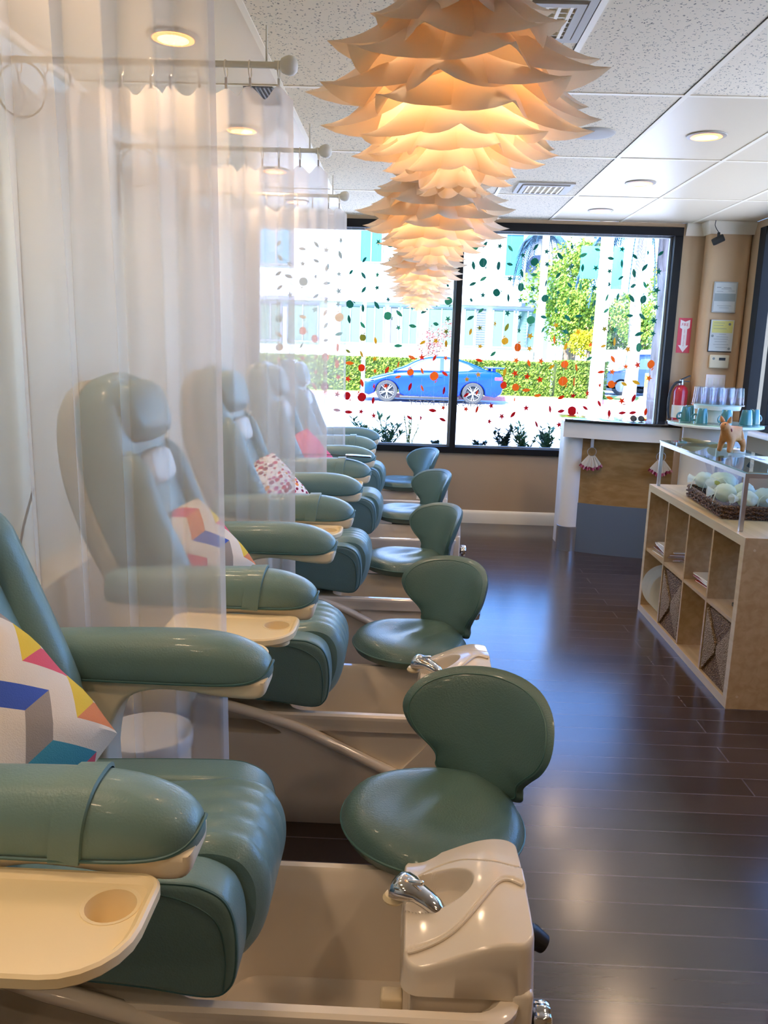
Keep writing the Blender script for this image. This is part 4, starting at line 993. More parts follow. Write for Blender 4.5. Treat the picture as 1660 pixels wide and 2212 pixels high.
def bag(x, y, z, s, rot, label, src=None):
    t = thing('organza_bag', label, 'gift bag', (x, y, z), 'organza gift bags in the wicker tray', rot)
    r2 = random.Random(hash(label) % 1000 if False else int(x*9973+y*7919) % 1000)
    rings = []
    for k_ in range(16):
        u = k_/15; rad = s*(.30+.72*math.sin(PI*min(1, u*1.25))**.8) if u < .72 else s*(.22+1.3*(u-.72)) ; rad = max(.004, rad if u > .02 else s*.05)
        rings.append([V((rad*1.15*math.cos(q)*(1+.10*math.sin(q*5+k_*.5)), s*2.6*(u-.4), rad*.8*math.sin(q)*(1+.10*math.cos(q*7+k_)))) for q in [2*PI*j/28 for j in range(28)]])
    MB().loft(rings, True, False).build('pouch', BAGM, t, ang=180)
    MB().rbox(-s*.55, s*.55, -s*.8, s*.5, -s*.35, s*.3, r=s*.2).build('contents', YEL, t)
    yk = s*2.6*(.72-.4); rb = MB()
    for q in (-1, 1): rb.tube(smooth_path([(0, yk, s*.25), (q*s*.4, yk-s*.1, s*.35), (q*s*1.0, yk+s*.1, -s*.1), (q*s*1.15, yk+s*.25, -s*.9)], 4), .0035, 6, flat=.35)
    rb.build('ribbon', BAGM, t)
for i, (x, y, z, s, rot, lb) in enumerate(((1.655, 4.56, .905, .052, R(60), 'white organza gift bag at the far left corner of the wicker tray'), (1.74, 4.50, .912, .05, R(200), 'pale organza bag behind the black-capped tubes'),
    (1.67, 4.33, .93, .062, R(130), 'large upright cream organza bag in the middle of the wicker tray'), (1.625, 4.17, .90, .055, R(75), 'organza bag with yellow contents, ribbon hanging over the tray front'),
    (1.73, 4.19, .905, .055, R(250), 'pale blue organza bag left of the near riser post'), (1.785, 4.05, .902, .058, R(180), 'greenish organza bag at the near right end of the wicker tray'), (1.68, 4.03, .895, .05, R(95), 'whitish organza bag beside the near riser post'))):
    bag(x, y, z, s, rot, lb)
for i, (x, y, ax_, ay_, lb) in enumerate(((1.70, 4.56, -.35, .1, 'leftmost slim clear tube with black cap leaning in the wicker tray'), (1.725, 4.50, -.05, -.1, 'middle slim clear tube with black cap in the wicker tray'), (1.76, 4.40, .5, .1, 'slim clear tube with black cap leaning right in the wicker tray'))):
    t = thing('sample_tube', lb, 'tube', (x, y, .895), 'black-capped tubes in the wicker tray'); t.rotation_euler = (ay_, ax_, 0)
    MB().lathe([(.001, 0), (.012, .002), (.013, .135), (.001, .136)], 16).build('tube_body', TUMBL, t); MB().lathe([(.0145, .125), (.0145, .152), (.001, .154)], 16).build('cap', BLKPL, t)

# ------------------------------------------------------------------ things on the corner wall
RED = mat('sign_red', hexc('c8283a'), .4); SIGNW = mat('sign_white', hexc('efe6e2'), .5)
t = thing('fire_extinguisher_sign', 'red sign with white down arrow reading FIRE EXTINGUISHER beside the street window', 'sign', (2.412, WY1-.001, 1.752))
B('plate', RED, t, -.058, .058, -.002, 0, -.15, .15, smooth=False)
ar = [(-.042, .135), (0, .118), (.042, .135), (.042, .066), (.022, .055), (.022, -.085), (.044, -.085), (0, -.145), (-.044, -.085), (-.022, -.085), (-.022, .055), (-.042, .066)]
aw = MB().loft([[V((x, y, z)) for x, z in ar] for y in (-.0022, -.0028)]).build('arrow', SIGNW, t, smooth=False)
txt('lettering', 'FIRE', RED, t, (0, -.0029, .092), .036, (PI/2, 0, 0), sx=.95)
for i, c_ in enumerate('EXTINGUISHER'): txt('letter', c_, RED, t, (0, -.0029, .045-.0122*i), .0145, (PI/2, 0, 0))
PY = 7.329
def frame(x, z, w, h, m, label, parts, rz=0):
    t = thing('framed_certificate', label, 'framed certificate', (x, PY, z)); t.rotation_euler = (0, 0, 0)
    B('backing', m, t, -w/2, w/2, -.015, 0, -h/2, h/2, r=.003)
    for i, (x0_, x1_, z0_, z1_, mm, nm) in enumerate(parts): B(nm, mm, t, x0_*w, x1_*w, -.0158-.0003*i, -.015, z0_*h, z1_*h, smooth=False)
    return t
PP = mat('certificate_paper', hexc('cfcfc6'), .6); PG = mat('certificate_grey', hexc('9ea49e'), .6); PYL = mat('certificate_yellow', hexc('dcd37c'), .6); PIN = mat('faint_print', hexc('8e928c'), .7); SILV = mat('silver_frame', hexc('b4b4ac'), .35)
frame(2.665, 2.075, .20, .255, SILV, 'upper framed certificate, grey and white, on the corner pillar', [(-.44, .44, -.46, .46, PP, 'sheet'), (-.44, .44, -.13, .12, PG, 'grey_band'), (-.1, .22, .30, .315, PIN, 'print_line'), (-.18, .25, .26, .275, PIN, 'print_line'), (-.38, -.2, .30, .32, PIN, 'print_line'), (-.38, -.1, .18, .19, PIN, 'print_line'), (.12, .38, .2, .21, PIN, 'print_line'), (-.3, .3, -.28, -.27, PIN, 'print_line'), (-.2, .2, -.35, -.34, PIN, 'print_line')])
t = frame(2.668, 1.752, .20, .27, BLKPL, 'lower framed certificate with yellow upper part on the corner pillar', [(-.48, .5, -.47, .5, PP, 'sheet'), (-.42, .46, .10, .47, PYL, 'yellow_sheet'), (-.36, .1, .40, .41, PIN, 'print_line'), (-.36, .05, .32, .33, PIN, 'print_line'), (-.36, .2, .22, .23, PIN, 'print_line'), (-.1, .2, .05, .06, PIN, 'print_line'), (-.2, .3, -.03, -.02, PIN, 'print_line'), (-.3, .3, -.10, -.09, PIN, 'print_line'), (-.25, .25, -.18, -.17, PIN, 'print_line'), (-.3, .35, -.27, -.26, PIN, 'print_line'), (-.2, .3, -.36, -.35, PIN, 'print_line')])
for x_, z_ in ((.062, .10), (-.075, .0), (.075, -.105)): MB().lathe([(.001, 0), (.011, 0), (.011, .001), (.001, .001)], 16, M=Matrix.Translation((x_, -.019, z_)) @ Matrix.Rotation(PI/2, 4, 'X')).build('seal', PIN, t)
t = thing('thermostat', 'cream wall thermostat below the certificates', 'thermostat', (2.676, PY, 1.535))
B('housing', mat('thermostat_cream', hexc('ddd0ae'), .5), t, -.085, .08, -.028, 0, -.055, .058, r=.008); B('display', BLKPL, t, -.01, .045, -.0295, -.027, .012, .035, smooth=False)
MB().lathe([(.001, 0), (.011, 0), (.011, .002), (.001, .002)], 16, M=Matrix.Translation((-.055, -.028, .026)) @ Matrix.Rotation(PI/2, 4, 'X')).build('sensor_dot', PIN, t)
t = thing('switch_plate', 'white triple switch plate half hidden behind the tumblers', 'light switch', (2.665, PY, 1.365))
B('plate', SIGNW, t, -.085, .085, -.006, 0, -.06, .06, r=.003)
for x_ in (-.05, 0, .05): B('rocker', WHITE, t, x_-.016, x_+.016, -.010, -.006, -.033, .033, r=.002)
t = thing('security_camera', 'small black bullet security camera hanging near the crown moulding', 'security camera', (2.535, 7.25, 2.53))
MB().lathe([(.001, -.05), (.026, -.048), (.030, -.03), (.030, .045), (.024, .05), (.001, .05)], 20, M=Matrix.Rotation(R(62), 4, 'Y') @ Matrix.Rotation(.4, 4, 'X')).build('housing', BLKPL, t)
MB().lathe([(.012, 0), (.012, .06)], 10).build('bracket', BLKPL, t); MB().tube(smooth_path([(0, 0, .06), (-.02, .01, .09), (-.03, .02, .12), (-.028, .02, .158)], 5), .003, 6).build('cable', BLKPL, t)
t = thing('fire_extinguisher', 'red fire extinguisher hanging behind the bar counter end', 'fire extinguisher', (2.40, 7.40, 1.0))
MB().lathe([(.001, 0), (.058, 0), (.062, .01), (.062, .27), (.05, .305), (.02, .325), (.001, .325)], 28).build('cylinder', mat('extinguisher_red', hexc('b8202c'), .25, coat=.5), t)
MB().lathe([(.0630, .04), (.0630, .15)], 28, c0=False, c1=False).build('instruction_label', mat('label_cream', hexc('e4dcc0'), .6), t)
MB().lathe([(.02, .32), (.024, .34), (.018, .37), (.001, .375)], 14).build('valve', STEEL, t)
MB().box(-.01, .08, -.012, .012, 0, .01, M=Matrix.Translation((0, 0, .368)) @ Matrix.Rotation(-.45, 4, 'Y')).box(-.01, .07, -.010, .010, .352, .360).build('handle', BLKPL, t)
MB().tube(smooth_path([(0, -.01, .35), (-.06, -.03, .34), (-.10, -.03, .26), (-.105, -.03, .12), (-.09, -.03, .03)], 6), .011, 10).build('hose', BLKPL, t)
B('wall_hook', STEEL, t, -.02, .02, .06, .0985, .28, .34, smooth=False)

# ------------------------------------------------------------------ garlands inside the street window
def paper_mat(name, c):
    m = bpy.data.materials.new(name); m.use_nodes = True; t = m.node_tree; t.nodes.clear(); N = NT(m)
    d = N.n('BsdfDiffuse', Color=(*c, 1)); tl = N.n('BsdfTranslucent', Color=(*c, 1)); a = N.n('MixShader', Fac=.6); N.l(d.outputs[0], a.inputs[1]); N.l(tl.outputs[0], a.inputs[2])
    o = N.n('OutputMaterial'); N.l(a.outputs[0], o.inputs[0]); return m
GR = [paper_mat('cut_'+n, hexc(h)) for n, h in (('deep_green', '3a8470'), ('leaf_green', '58a07c'), ('olive', 'a8a04a'), ('gold', 'e0b23c'), ('orange', 'ee8a3a'), ('vermilion', 'e4562c'), ('red', 'cc3038'))]
def shape_leaf(): return [(p.x, p.y) for p in smooth_path([(-.030, 0, 0), (-.012, .011, 0), (.008, .012, 0), (.030, 0, 0), (.008, -.011, 0), (-.012, -.010, 0)], 3, True)]
def shape_star(): return [((.026 if k % 2 == 0 else .011)*math.cos(PI/5*k), (.026 if k % 2 == 0 else .011)*math.sin(PI/5*k)) for k in range(10)]
def shape_apple():
    o = []
    for k in range(28):
        a = 2*PI*k/28; r = .027*(1-.16*math.exp(-((a-PI/2)/.35)**2)-.08*math.exp(-((a-3*PI/2)/.3)**2)); o.append((r*math.cos(a), r*.98*math.sin(a)))
    return o
CUT = {}
def cutout(kind, ci, parent, x, z, rot, spin):
    key = (kind, ci)
    if key not in CUT:
        ol = {'leaf': shape_leaf, 'star': shape_star, 'apple': shape_apple}[kind]()
        m = MB().loft([[V((u, y, v)) for u, v in ol] for y in (-.0008, .0008)])
        if kind == 'apple': m.loft([[V((u, y, v)) for u, v in ((-.002, .022), (.002, .022), (.006, .036), (.003, .037))] for y in (-.0008, .0008)]).loft([[V((u, y, v)) for u, v in ((.004, .028), (.012, .036), (.022, .034), (.014, .027))] for y in (-.0008, .0008)])
        o = m.build('paper_'+kind, GR[ci], None, smooth=False); CUT[key] = o
    else: o = CUT[key].copy(); COL.objects.link(o)
    o.parent = parent; o.location = (x, 0, z); o.rotation_euler = (0, rot, spin); s = rnd.uniform(1.0, 1.32)*(1.18 if kind == 'apple' else 1); o.scale = (s, 1, s)
ORD = ['nearest', 'second', 'third', 'fourth', 'fifth', 'sixth', 'seventh', 'eighth', 'ninth', 'tenth', 'eleventh', 'twelfth', 'thirteenth', 'fourteenth', 'fifteenth', 'sixteenth', 'seventeenth']
THR = mat('clear_thread', (.8, .8, .8), .3)
lx = [.417-.085-.108*i for i in range(15)]; rx = [.417+.10+.108*i for i in range(16)]
for side, xs in (('left', lx), ('right', rx)):
    for i, x in enumerate(xs):
        if side == 'right' and x > 2.23: continue
        t = thing('paper_garland', 'string of paper leaves, stars and apples, %s to the %s of the black mullion' % (ORD[i], side), 'garland', (x+rnd.uniform(-.012, .012), WY1-.012+(i % 2)*.004, 2.585), 'paper garlands in the street window')
        bot = 2.585-(1.0 if rnd.random() > .25 else 1.15)+rnd.uniform(-.03, .12)
        MB().tube([(0, 0, 0), (0, 0, -(2.585-.92))], .0004, 3).build('thread', THR, t)
        z = -rnd.uniform(.11, .2); last = None
        while z > -(2.585-.93):
            zz = 2.585+z
            if zz > 1.86: ci = rnd.choice((0, 0, 0, 1))
            elif zz > 1.70: ci = rnd.choice((0, 1, 1, 2, 3))
            elif zz > 1.50: ci = rnd.choice((2, 3, 3, 4, 1))
            elif zz > 1.30: ci = rnd.choice((4, 4, 3, 5))
            elif zz > 1.14: ci = rnd.choice((4, 5, 5, 6))
            else: ci = 6 if rnd.random() > .2 else 5
            kd = rnd.choice(('leaf', 'leaf', 'leaf', 'star', 'star', 'apple'))
            if rnd.random() > .14: cutout(kd, ci, t, rnd.uniform(-.008, .008), z, rnd.uniform(0, 6.28), rnd.choice((rnd.uniform(-.5, .5), rnd.uniform(-1.2, 1.2))))
            z -= rnd.uniform(.105, .165)

# ------------------------------------------------------------------ outside
CONC = mat('concrete', hexc('c4c8d2'), .9); ASPH = mat('asphalt', hexc('b6bcca'), .9); GRASS = mat('lawn', hexc('8ca048'), .95, bump=(30, .6)); YLINE = mat('road_yellow', hexc('e8c860'), .8); REDC = mat('curb_red', hexc('d08078'), .8)
struct(B('floor', CONC, None, -300, 300, WY1+.16, 14.5, -.16, -.06, smooth=False), 'pale concrete sidewalk outside the window', 'sidewalk')
struct(B('floor', ASPH, None, -300, 300, 14.5, 28.0, -.20, -.08, smooth=False), 'sunlit pale street', 'street')
struct(B('floor', CONC, None, 3.02, 300, -60, WY1+.16, -.16, -.06, smooth=False), 'pale concrete outside the side window', 'sidewalk')
f = MB().box(-40, 7.5, 22.35, 22.47, -.08, -.075).box(-40, 7.5, 22.6, 22.72, -.08, -.075); struct(f.build('trim_6', YLINE, smooth=False), 'double yellow road line', 'road marking')
f = MB().box(-40, 7.3, 28.0, 28.25, -.2, .06); struct(f.build('trim_7', REDC, smooth=False), 'red painted curb across the street', 'curb')
struct(B('floor', GRASS, None, -300, 7.2, 28.25, 300, -.2, .03, smooth=False), 'bright lawn across the street', 'lawn')
struct(B('floor', CONC, None, 7.2, 300, 28.0, 300, -.2, -.05, smooth=False), 'pale driveway across the street at right', 'driveway')
f = MB().add([(7.3, 30.5, -.04), (13.5, 29.2, -.04), (14.5, 32.5, -.04), (7.3, 33.0, -.04), (7.3, 30.5, -.1), (13.5, 29.2, -.1), (14.5, 32.5, -.1), (7.3, 33.0, -.1)], [(0, 1, 2, 3), (7, 6, 5, 4), (0, 4, 5, 1), (1, 5, 6, 2), (2, 6, 7, 3), (3, 7, 4, 0)])
struct(f.build('floor', GRASS, smooth=False), 'patch of lawn before the parked cars', 'lawn')

def leaves(m, n, fn, s, rr):
    n = int(n*2); s = s*.68
    for _ in range(n):
        p = V(fn(rr)); d = V((rr.gauss(0, 1), rr.gauss(0, 1), rr.gauss(0, 1))).normalized(); e = d.orthogonal().normalized(); g = d.cross(e); k = s*rr.uniform(.7, 1.3)
        m.add([p-e*k*.5, p+g*k*.28, p+e*k*.5, p-g*k*.28], [(0, 1, 2, 3)])
rr = random.Random(3)
HEDGE = leafy('hedge_leaf', hexc('3c5416'), hexc('7c8c34'))
def hedge(x0, x1, y0, y1, z0, z1, n, label):
    m = MB().box(x0+.08, x1-.08, y0+.08, y1-.08, z0, z1-.08)
    def fn(r):
        u = r.random(); x = r.uniform(x0, x1)
        return (x, y0+r.uniform(0, .1), r.uniform(z0, z1)) if u < .7 else (x, r.uniform(y0, y1), z1-r.uniform(0, .1))
    leaves(m, n, fn, .16, rr); o = m.build('clipped_hedge', HEDGE, smooth=False); tag(o, label, 'hedge')
hedge(-9, 5.1, 29.6, 30.6, .03, 1.22, 9000, 'long clipped green hedge behind the blue car')
hedge(5.15, 6.9, 29.2, 30.6, .03, 1.30, 1600, 'short clipped hedge block at the right end of the long hedge')

# building
BW = mat('building_white', hexc('cfd5e2'), .8); BL = mat('building_lavender', hexc('7c80a0'), .8); TG = mat('aqua_window', hexc('3c7890'), .3, spec=.2); WG = mat('pale_window', hexc('58706c'), .4, spec=.2); LV = mat('louvre_grey', hexc('5a5660'), .6)
t = thing('office_building', 'white overexposed office building across the street behind the hedge', 'building', (0, 0, 0))
YB = 40; k = .0219
B('facade', BW, t, -22, 7.1, YB, YB+8, 0, 9.5, smooth=False)
B('upper_band', BL, t, 5.25, 6.2, YB-.35, YB, 4.9, 9.0, smooth=False); B('corner_pier', BW, t, 6.75, 7.3, YB-.3, YB, 0, 9.5, smooth=False)
B('ledge', BL, t, -22, 7.1, YB-.25, YB, 3.62, 3.8, smooth=False)
def bwin(x0, x1, z0, z1, m, mull=1):
    f = MB().box(x0, x1, YB-.10, YB-.001, z0, z0+.07).box(x0, x1, YB-.10, YB-.001, z1-.07, z1).box(x0, x0+.07, YB-.10, YB-.001, z0+.07, z1-.07).box(x1-.07, x1, YB-.10, YB-.001, z0+.07, z1-.07)
    for i in range(mull): xm = x0+(x1-x0)*(i+1)/(mull+1); f.box(xm-.03, xm+.03, YB-.10, YB-.001, z0+.07, z1-.07)
    w_ = f.build('window_frame', BL, t, smooth=False); B('window_glass', m, w_, x0+.05, x1-.05, YB-.06, YB-.002, z0+.05, z1-.05, smooth=False)
for a, b, m in ((735, 782, WG), (790, 832, WG), (842, 864, LV), (868, 905, WG), (925, 985, WG), (1003, 1028, WG), (1064, 1112, WG), (1116, 1163, WG), (560, 610, WG), (620, 690, WG)):
    bwin((a-893)*k+.1, (b-893)*k+.1, 1.70, 3.50, m, 1 if b-a > 30 else 0)
for a, b in ((1030, 1050),):
    f = MB()
    for i in range(16): f.box((a-893)*k+.1, (b-893)*k+.1, YB-.06, YB-.001, 1.75+i*.11, 1.82+i*.11)
    f.build('louvre_shutter', LV, t, smooth=False)
bwin(4.25, 5.15, 4.95, 6.9, TG, 0); bwin(-2.5, -1.4, 5.4, 7.0, TG, 1); bwin(-7.2, -5.6, 5.2, 6.9, TG, 1)

# blue coupe
CARB = mat('car_blue', (.0004, .03, .34), .3, coat=.12, spec=.25); CARG = mat('car_glass', hexc('6c80a8'), .08, coat=.5); TIRE = mat('tyre', (.03, .03, .03), .8); RIM = mat('alloy', (.22, .22, .24), .4, .3)
TAIL = mat('tail_red', hexc('e02040'), .2, coat=1); HEADL = mat('head_lamp', hexc('e8eef4'), .1, coat=1)
t = thing('parked_coupe', 'bright blue two-door coupe parked across the street', 'car', (-1.52, 25.72, -.08))
bd = [(.02, .42), (.05, .30), (.30, .20), (.50, .18), (3.9, .18), (4.30, .24), (4.42, .40), (4.45, .62), (4.40, .86), (4.28, .98), (4.02, 1.02), (3.7, 1.03), (2.9, .98), (2.0, .96), (1.35, .94), (.85, .84), (.35, .70), (.10, .56)]
bt = [(.02, .42), (.05, .28), (.30, .19)]+[(.86-.385*math.cos(PI*j/14), .27+.385*math.sin(PI*j/14)) for j in range(15)]+[(1.4, .18), (2.2, .17), (3.0, .18)]+[(3.52-.385*math.cos(PI*j/14), .27+.385*math.sin(PI*j/14)) for j in range(15)]+[(4.2, .22), (4.38, .32)]
bu = [(p.x, p.y) for p in smooth_path([(a, b, 0) for a, b in bd[6:]], 4)]
bd2 = bt+bu
b = MB(); rings = []
for y, ins in ((0, .05), (.03, .018), (.09, 0), (.9, 0), (1.68, 0), (1.74, .018), (1.77, .05)): rings.append([V((x, y, z)) for x, z in inset(bd2, ins)])
body = b.loft(rings).build('body', CARB, t, ang=60)

gh = [(1.10, .90), (1.45, 1.12), (1.80, 1.30), (2.15, 1.395), (2.6, 1.42), (3.0, 1.37), (3.45, 1.24), (3.9, 1.06), (4.05, .98), (3.0, .90)]
gh2 = [(p.x, p.y) for p in smooth_path([(a, b, 0) for a, b in gh], 4, True)]
def tap(u, v, a):   # greenhouse leans inwards
    f_ = (v-.9)*.42; return V((u, .885+(a-.885)*(1-f_), v))
MB().puff(gh2, .10, 1.67, .06, tap).build('roof', CARB, body, ang=60)
def side(pts, nm, m, off=.003):
    for s_ in (0, 1):
        if s_ == 0: rg = [[tap(u, v, .10-off-d) for u, v in pts] for d in (0, .006)]
        else: rg = [[tap(u, v, 1.67+off+d) for u, v in pts] for d in (0, .006)]
        MB().loft(rg).build(nm, m, t, smooth=False)
side([(1.50, .985), (1.80, 1.20), (2.10, 1.32), (2.48, 1.355), (2.48, .985)], 'door_window', CARG)
side([(2.60, .985), (2.60, 1.35), (2.95, 1.32), (3.35, 1.19), (3.52, 1.08), (3.30, .985)], 'quarter_window', CARG)
for x in (.86, 3.52):
    for y, sg in ((.02, -1), (1.75, 1)):
        Mw = Matrix.Translation((x, y+(0 if sg < 0 else 0), .33)) @ Matrix.Rotation(PI/2*(1 if sg < 0 else -1), 4, 'X')
        w_ = MB().lathe([(.20, -.20), (.31, -.20), (.33, -.17), (.33, -.02), (.31, .0), (.25, .0), (.245, -.03), (.245, -.15), (.20, -.15)], 36, M=Mw, c0=False, c1=False).build('wheel', TIRE, t)
        r_ = MB().lathe([(.245, -.02), (.235, -.005), (.225, -.02), (.225, -.10), (.001, -.11)], 36, M=Mw, c0=False, c1=False); r_.lathe([(.05, -.06), (.045, -.01), (.001, -.005)], 16, M=Mw, c0=False)
        for q in range(10):
            a = 2*PI*q/10+(.16 if q % 2 else -.16); r_.box(.03, .232, -.013, .013, -.04, -.012, M=Mw @ Matrix.Rotation(a, 4, 'Z'))
        r_.build('rim', RIM, w_, ang=30)
        MB().lathe([(.001, -.075), (.222, -.075)], 24, M=Mw, c0=False, c1=False).build('brake_shadow', TIRE, w_)
MB().rbox(4.16, 4.42, -.006, .25, .74, .86, r=.03).build('tail_lamp', TAIL, t); MB().rbox(.10, .48, .0, .20, .60, .68, r=.03).build('head_lamp', HEADL, t)
MB().rbox(3.95, 4.50, .10, 1.67, 1.10, 1.13, r=.012).rbox(4.1, 4.2, .2, .24, 1.0, 1.11, r=.01).rbox(4.1, 4.2, 1.53, 1.57, 1.0, 1.11, r=.01).build('spoiler', CARB, t)
MB().rbox(1.50, 1.62, -.16, -.01, .93, 1.05, r=.04).build('wing_mirror', CARB, t); MB().rbox(2.40, 2.56, -.022, -.003, .80, .83, r=.008).build('door_handle', CARB, t)
B('side_skirt', BLKPL, t, 1.25, 3.1, .02, .10, .12, .20, r=.02)

# other vehicles at right
def suv(loc, m, label, s=1.0, name='parked_suv'):
    t = thing(name, label, 'car', loc); 
    b_ = [(0, .45), (.05, .95), (1.1, 1.08), (1.45, 1.62), (1.8, 1.74), (4.1, 1.72), (4.5, 1.1), (4.55, .45), (4.3, .3), (.2, .3)]
    b2 = [(p.x*s, p.y*s) for p in smooth_path([(a, c, 0) for a, c in b_], 3, True)]
    MB().puff(b2, 0, 1.8*s, .10, XZ).build('body', m, t, ang=50)
    MB().loft([[V((x*s, y, z*s)) for x, z in ((1.4, 1.12), (1.65, 1.55), (2.6, 1.58), (2.6, 1.12))] for y in (-.012, .01)]).loft([[V((x*s, y, z*s)) for x, z in ((2.7, 1.12), (2.7, 1.58), (3.9, 1.55), (4.15, 1.12))] for y in (-.012, .01)]).build('side_window', CARG, t, smooth=False)
    for x in (.9, 3.6):
        w_ = MB().lathe([(.001, -.2), (.34, -.2), (.36, -.02), (.30, .0), (.001, .0)], 24, M=Matrix.Translation((x*s, .0, .36)) @ Matrix.Rotation(PI/2, 4, 'X')).build('wheel', TIRE, t)
        MB().lathe([(.001, .004), (.2, .004), (.22, .0)], 20, M=Matrix.Translation((x*s, .0, .36)) @ Matrix.Rotation(PI/2, 4, 'X')).build('hub', RIM, w_)
NAVY = mat('car_navy', hexc('3c62b0'), .25, coat=.8); DKB = mat('car_dark_blue', hexc('2a3c60'), .3, coat=.8); WHT = mat('car_white', hexc('f2f2f0'), .3, coat=.5); PALE = mat('car_pale_blue', hexc('b8cce0'), .3, coat=.5)
suv((7.3, 37.7, -.05), WHT, 'white van parked far right behind the utility pole', 1.05, 'parked_van')
suv((7.7, 33.8, -.05), DKB, 'dark blue off-road vehicle beside the palm trunk', .95)
suv((9.2, 36.2, -.05), NAVY, 'mid-blue car parked right of the palm trunk', .95)
suv((14.3, 37.0, -.05), PALE, 'pale blue car seen through the far right edge of the glass', 1.0)

# poles, signs, trees
PWH = mat('pole_white', hexc('efe6e0'), .7); PINKP = mat('pole_pinkish', hexc('d8c8c8'), .7)
o = MB().lathe([(.15, 0), (.12, 7.5)], 16, (4.75, 31.0, 0)).build('utility_pole', PINKP); tag(o, 'slim pinkish pole in front of the white building, right of centre', 'pole')
t = thing('banner_pole', 'thick white pole carrying turquoise banners', 'pole', (6.15, 27.5, -.08))
MB().lathe([(.24, 0), (.17, 9)], 20, M=Matrix.Rotation(.0, 4, 'Y')).build('pole', PWH, t)
CY = mat('banner_turquoise', hexc('38b8c0'), .6)
MB().rbox(-.80, -.22, -.02, .02, 4.0, 5.0, r=.01).build('banner', CY, t); MB().rbox(.22, .55, -.02, .02, 3.7, 5.0, r=.01).build('banner', CY, t)
t = thing('sign_post', 'slim pale street sign post left of the blue car', 'sign post', (-.58, 10.6, -.06)); MB().lathe([(.025, 0), (.025, 2.55)], 12).build('post', mat('galvanised', hexc('a8b4d8'), .4), t)
t = thing('yield_sign', 'yellow crosswalk yield sign near the right end of the window', 'road sign', (4.03, 14.0, -.06)); YS = mat('sign_yellow', hexc('f0e830'), .5)
MB().rbox(-.10, .10, -.015, .015, .45, 1.32, r=.012).build('panel', PWH, t); MB().rbox(-.10, .10, -.019, .019, 1.1, 1.34, r=.012).build('panel_cap', YS, t); MB().rbox(-.10, .10, -.019, .019, .42, .62, r=.012).build('panel_foot', YS, t); MB().lathe([(.16, 0), (.12, .06), (.04, .10), (.04, .45)], 16).build('base', YS, t)
f = MB()
for a, b in (((-.05, 1.03), (.05, 1.03)), ((.05, 1.03), (0, .93)), ((0, .93), (-.05, 1.03))): f.tube([(a[0], -.018, a[1]), (b[0], -.018, b[1])], .006, 4)
f.build('yield_triangle', RED, t)
def tree(loc, h, cr, n, lm, tm, label, s=.22, tr=.14, name='street_tree', blobs=7, seed=1):
    r = random.Random(seed); t = thing(name, label, 'tree', loc)
    MB().tube(smooth_path([(0, 0, -.1), (.05*h/4, 0, h*.35), (-.03*h/4, 0, h*.7)], 5), tr, 10).build('trunk', tm, t)
    cs_ = [(r.uniform(-cr, cr)*.6, r.uniform(-cr, cr)*.6, h*.7+r.uniform(-.45, .5)*cr*1.3, cr*r.uniform(.4, .65)) for _ in range(blobs)]
    def fn(q):
        c = q.choice(cs_); d = V((q.gauss(0, 1), q.gauss(0, 1), q.gauss(0, 1))).normalized()*c[3]*q.uniform(.6, 1.05); return (c[0]+d.x, c[1]+d.y, c[2]+d.z)
    m = MB(); leaves(m, n, fn, s, r); m.build('crown', lm, t, smooth=False)
LG = leafy('leaf_bright', hexc('3c641c'), hexc('90a438')); LD = leafy('leaf_mid', hexc('2c5028'), hexc('607c38')); LR = leafy('leaf_red', hexc('904848'), hexc('b07068')); LY = leafy('leaf_yellow', hexc('a09818'), hexc('c0b828'))
BRK = bark_mat('grey_bark', hexc('1c1b20'), hexc('4c4a52'), 14); BRW = bark_mat('palm_bark', hexc('7c6c64'), hexc('b4a49c'), 6); BRD = bark_mat('brown_bark', hexc('5c4a3c'), hexc('8c7460'))
tree((6.3, 33.0, 0), 4.2, 1.25, 3000, LG, BRD, 'bright green tree right of the white building', .2, seed=4)
tree((6.6, 36.0, 0), 6.6, 1.7, 2600, LG, BRD, 'tall light green tree behind the turquoise banner', .25, seed=5)
tree((6.55, 31.0, 0), 2.7, .62, 1200, LY, BRD, 'small yellow-green tree beside the thick white pole', .16, tr=.06, seed=6)
tree((1.0, 31.5, 0), 2.75, .75, 420, LR, mat('pink_trunk', hexc('d8b0a8'), .8), 'young tree with sparse reddish leaves behind the coupe roof', .13, tr=.03, seed=7)
tree((10.4, 43.0, 0), 3.6, 1.3, 2000, LD, BRD, 'dark green bushy tree behind the parked cars', .22, seed=8)
tree((11.2, 41.0, 0), 4.2, 1.6, 2200, LG, BRD, 'broad green tree at the far right behind the blue car', .25, seed=9)
tree((8.3, 46.0, 0), 3.5, 1.0, 1500, LD, BRD, 'small green tree in the gap left of the palm trunk', .2, seed=10)
tree((15.0, 45.0, 0), 8.5, 2.2, 3000, LG, BRD, 'tall yellow-green tree at the upper right of the window', .3, seed=12)
B2 = thing('house', 'low white house with orange roof far behind the parked cars', 'house', (9.0, 52, 0)); B('wall', BW, B2, -2, 6, 0, 4, 0, 3.0, smooth=False)
MB().add([(-2.4, -.4, 3), (6.4, -.4, 3), (6.4, 4.4, 3), (-2.4, 4.4, 3), (-1, 2, 4.2), (5, 2, 4.2)], [(0, 1, 5, 4), (1, 2, 5), (2, 3, 4, 5), (3, 0, 4), (3, 2, 1, 0)]).build('roof', mat('roof_orange', hexc('d8906c'), .8), B2, smooth=False)
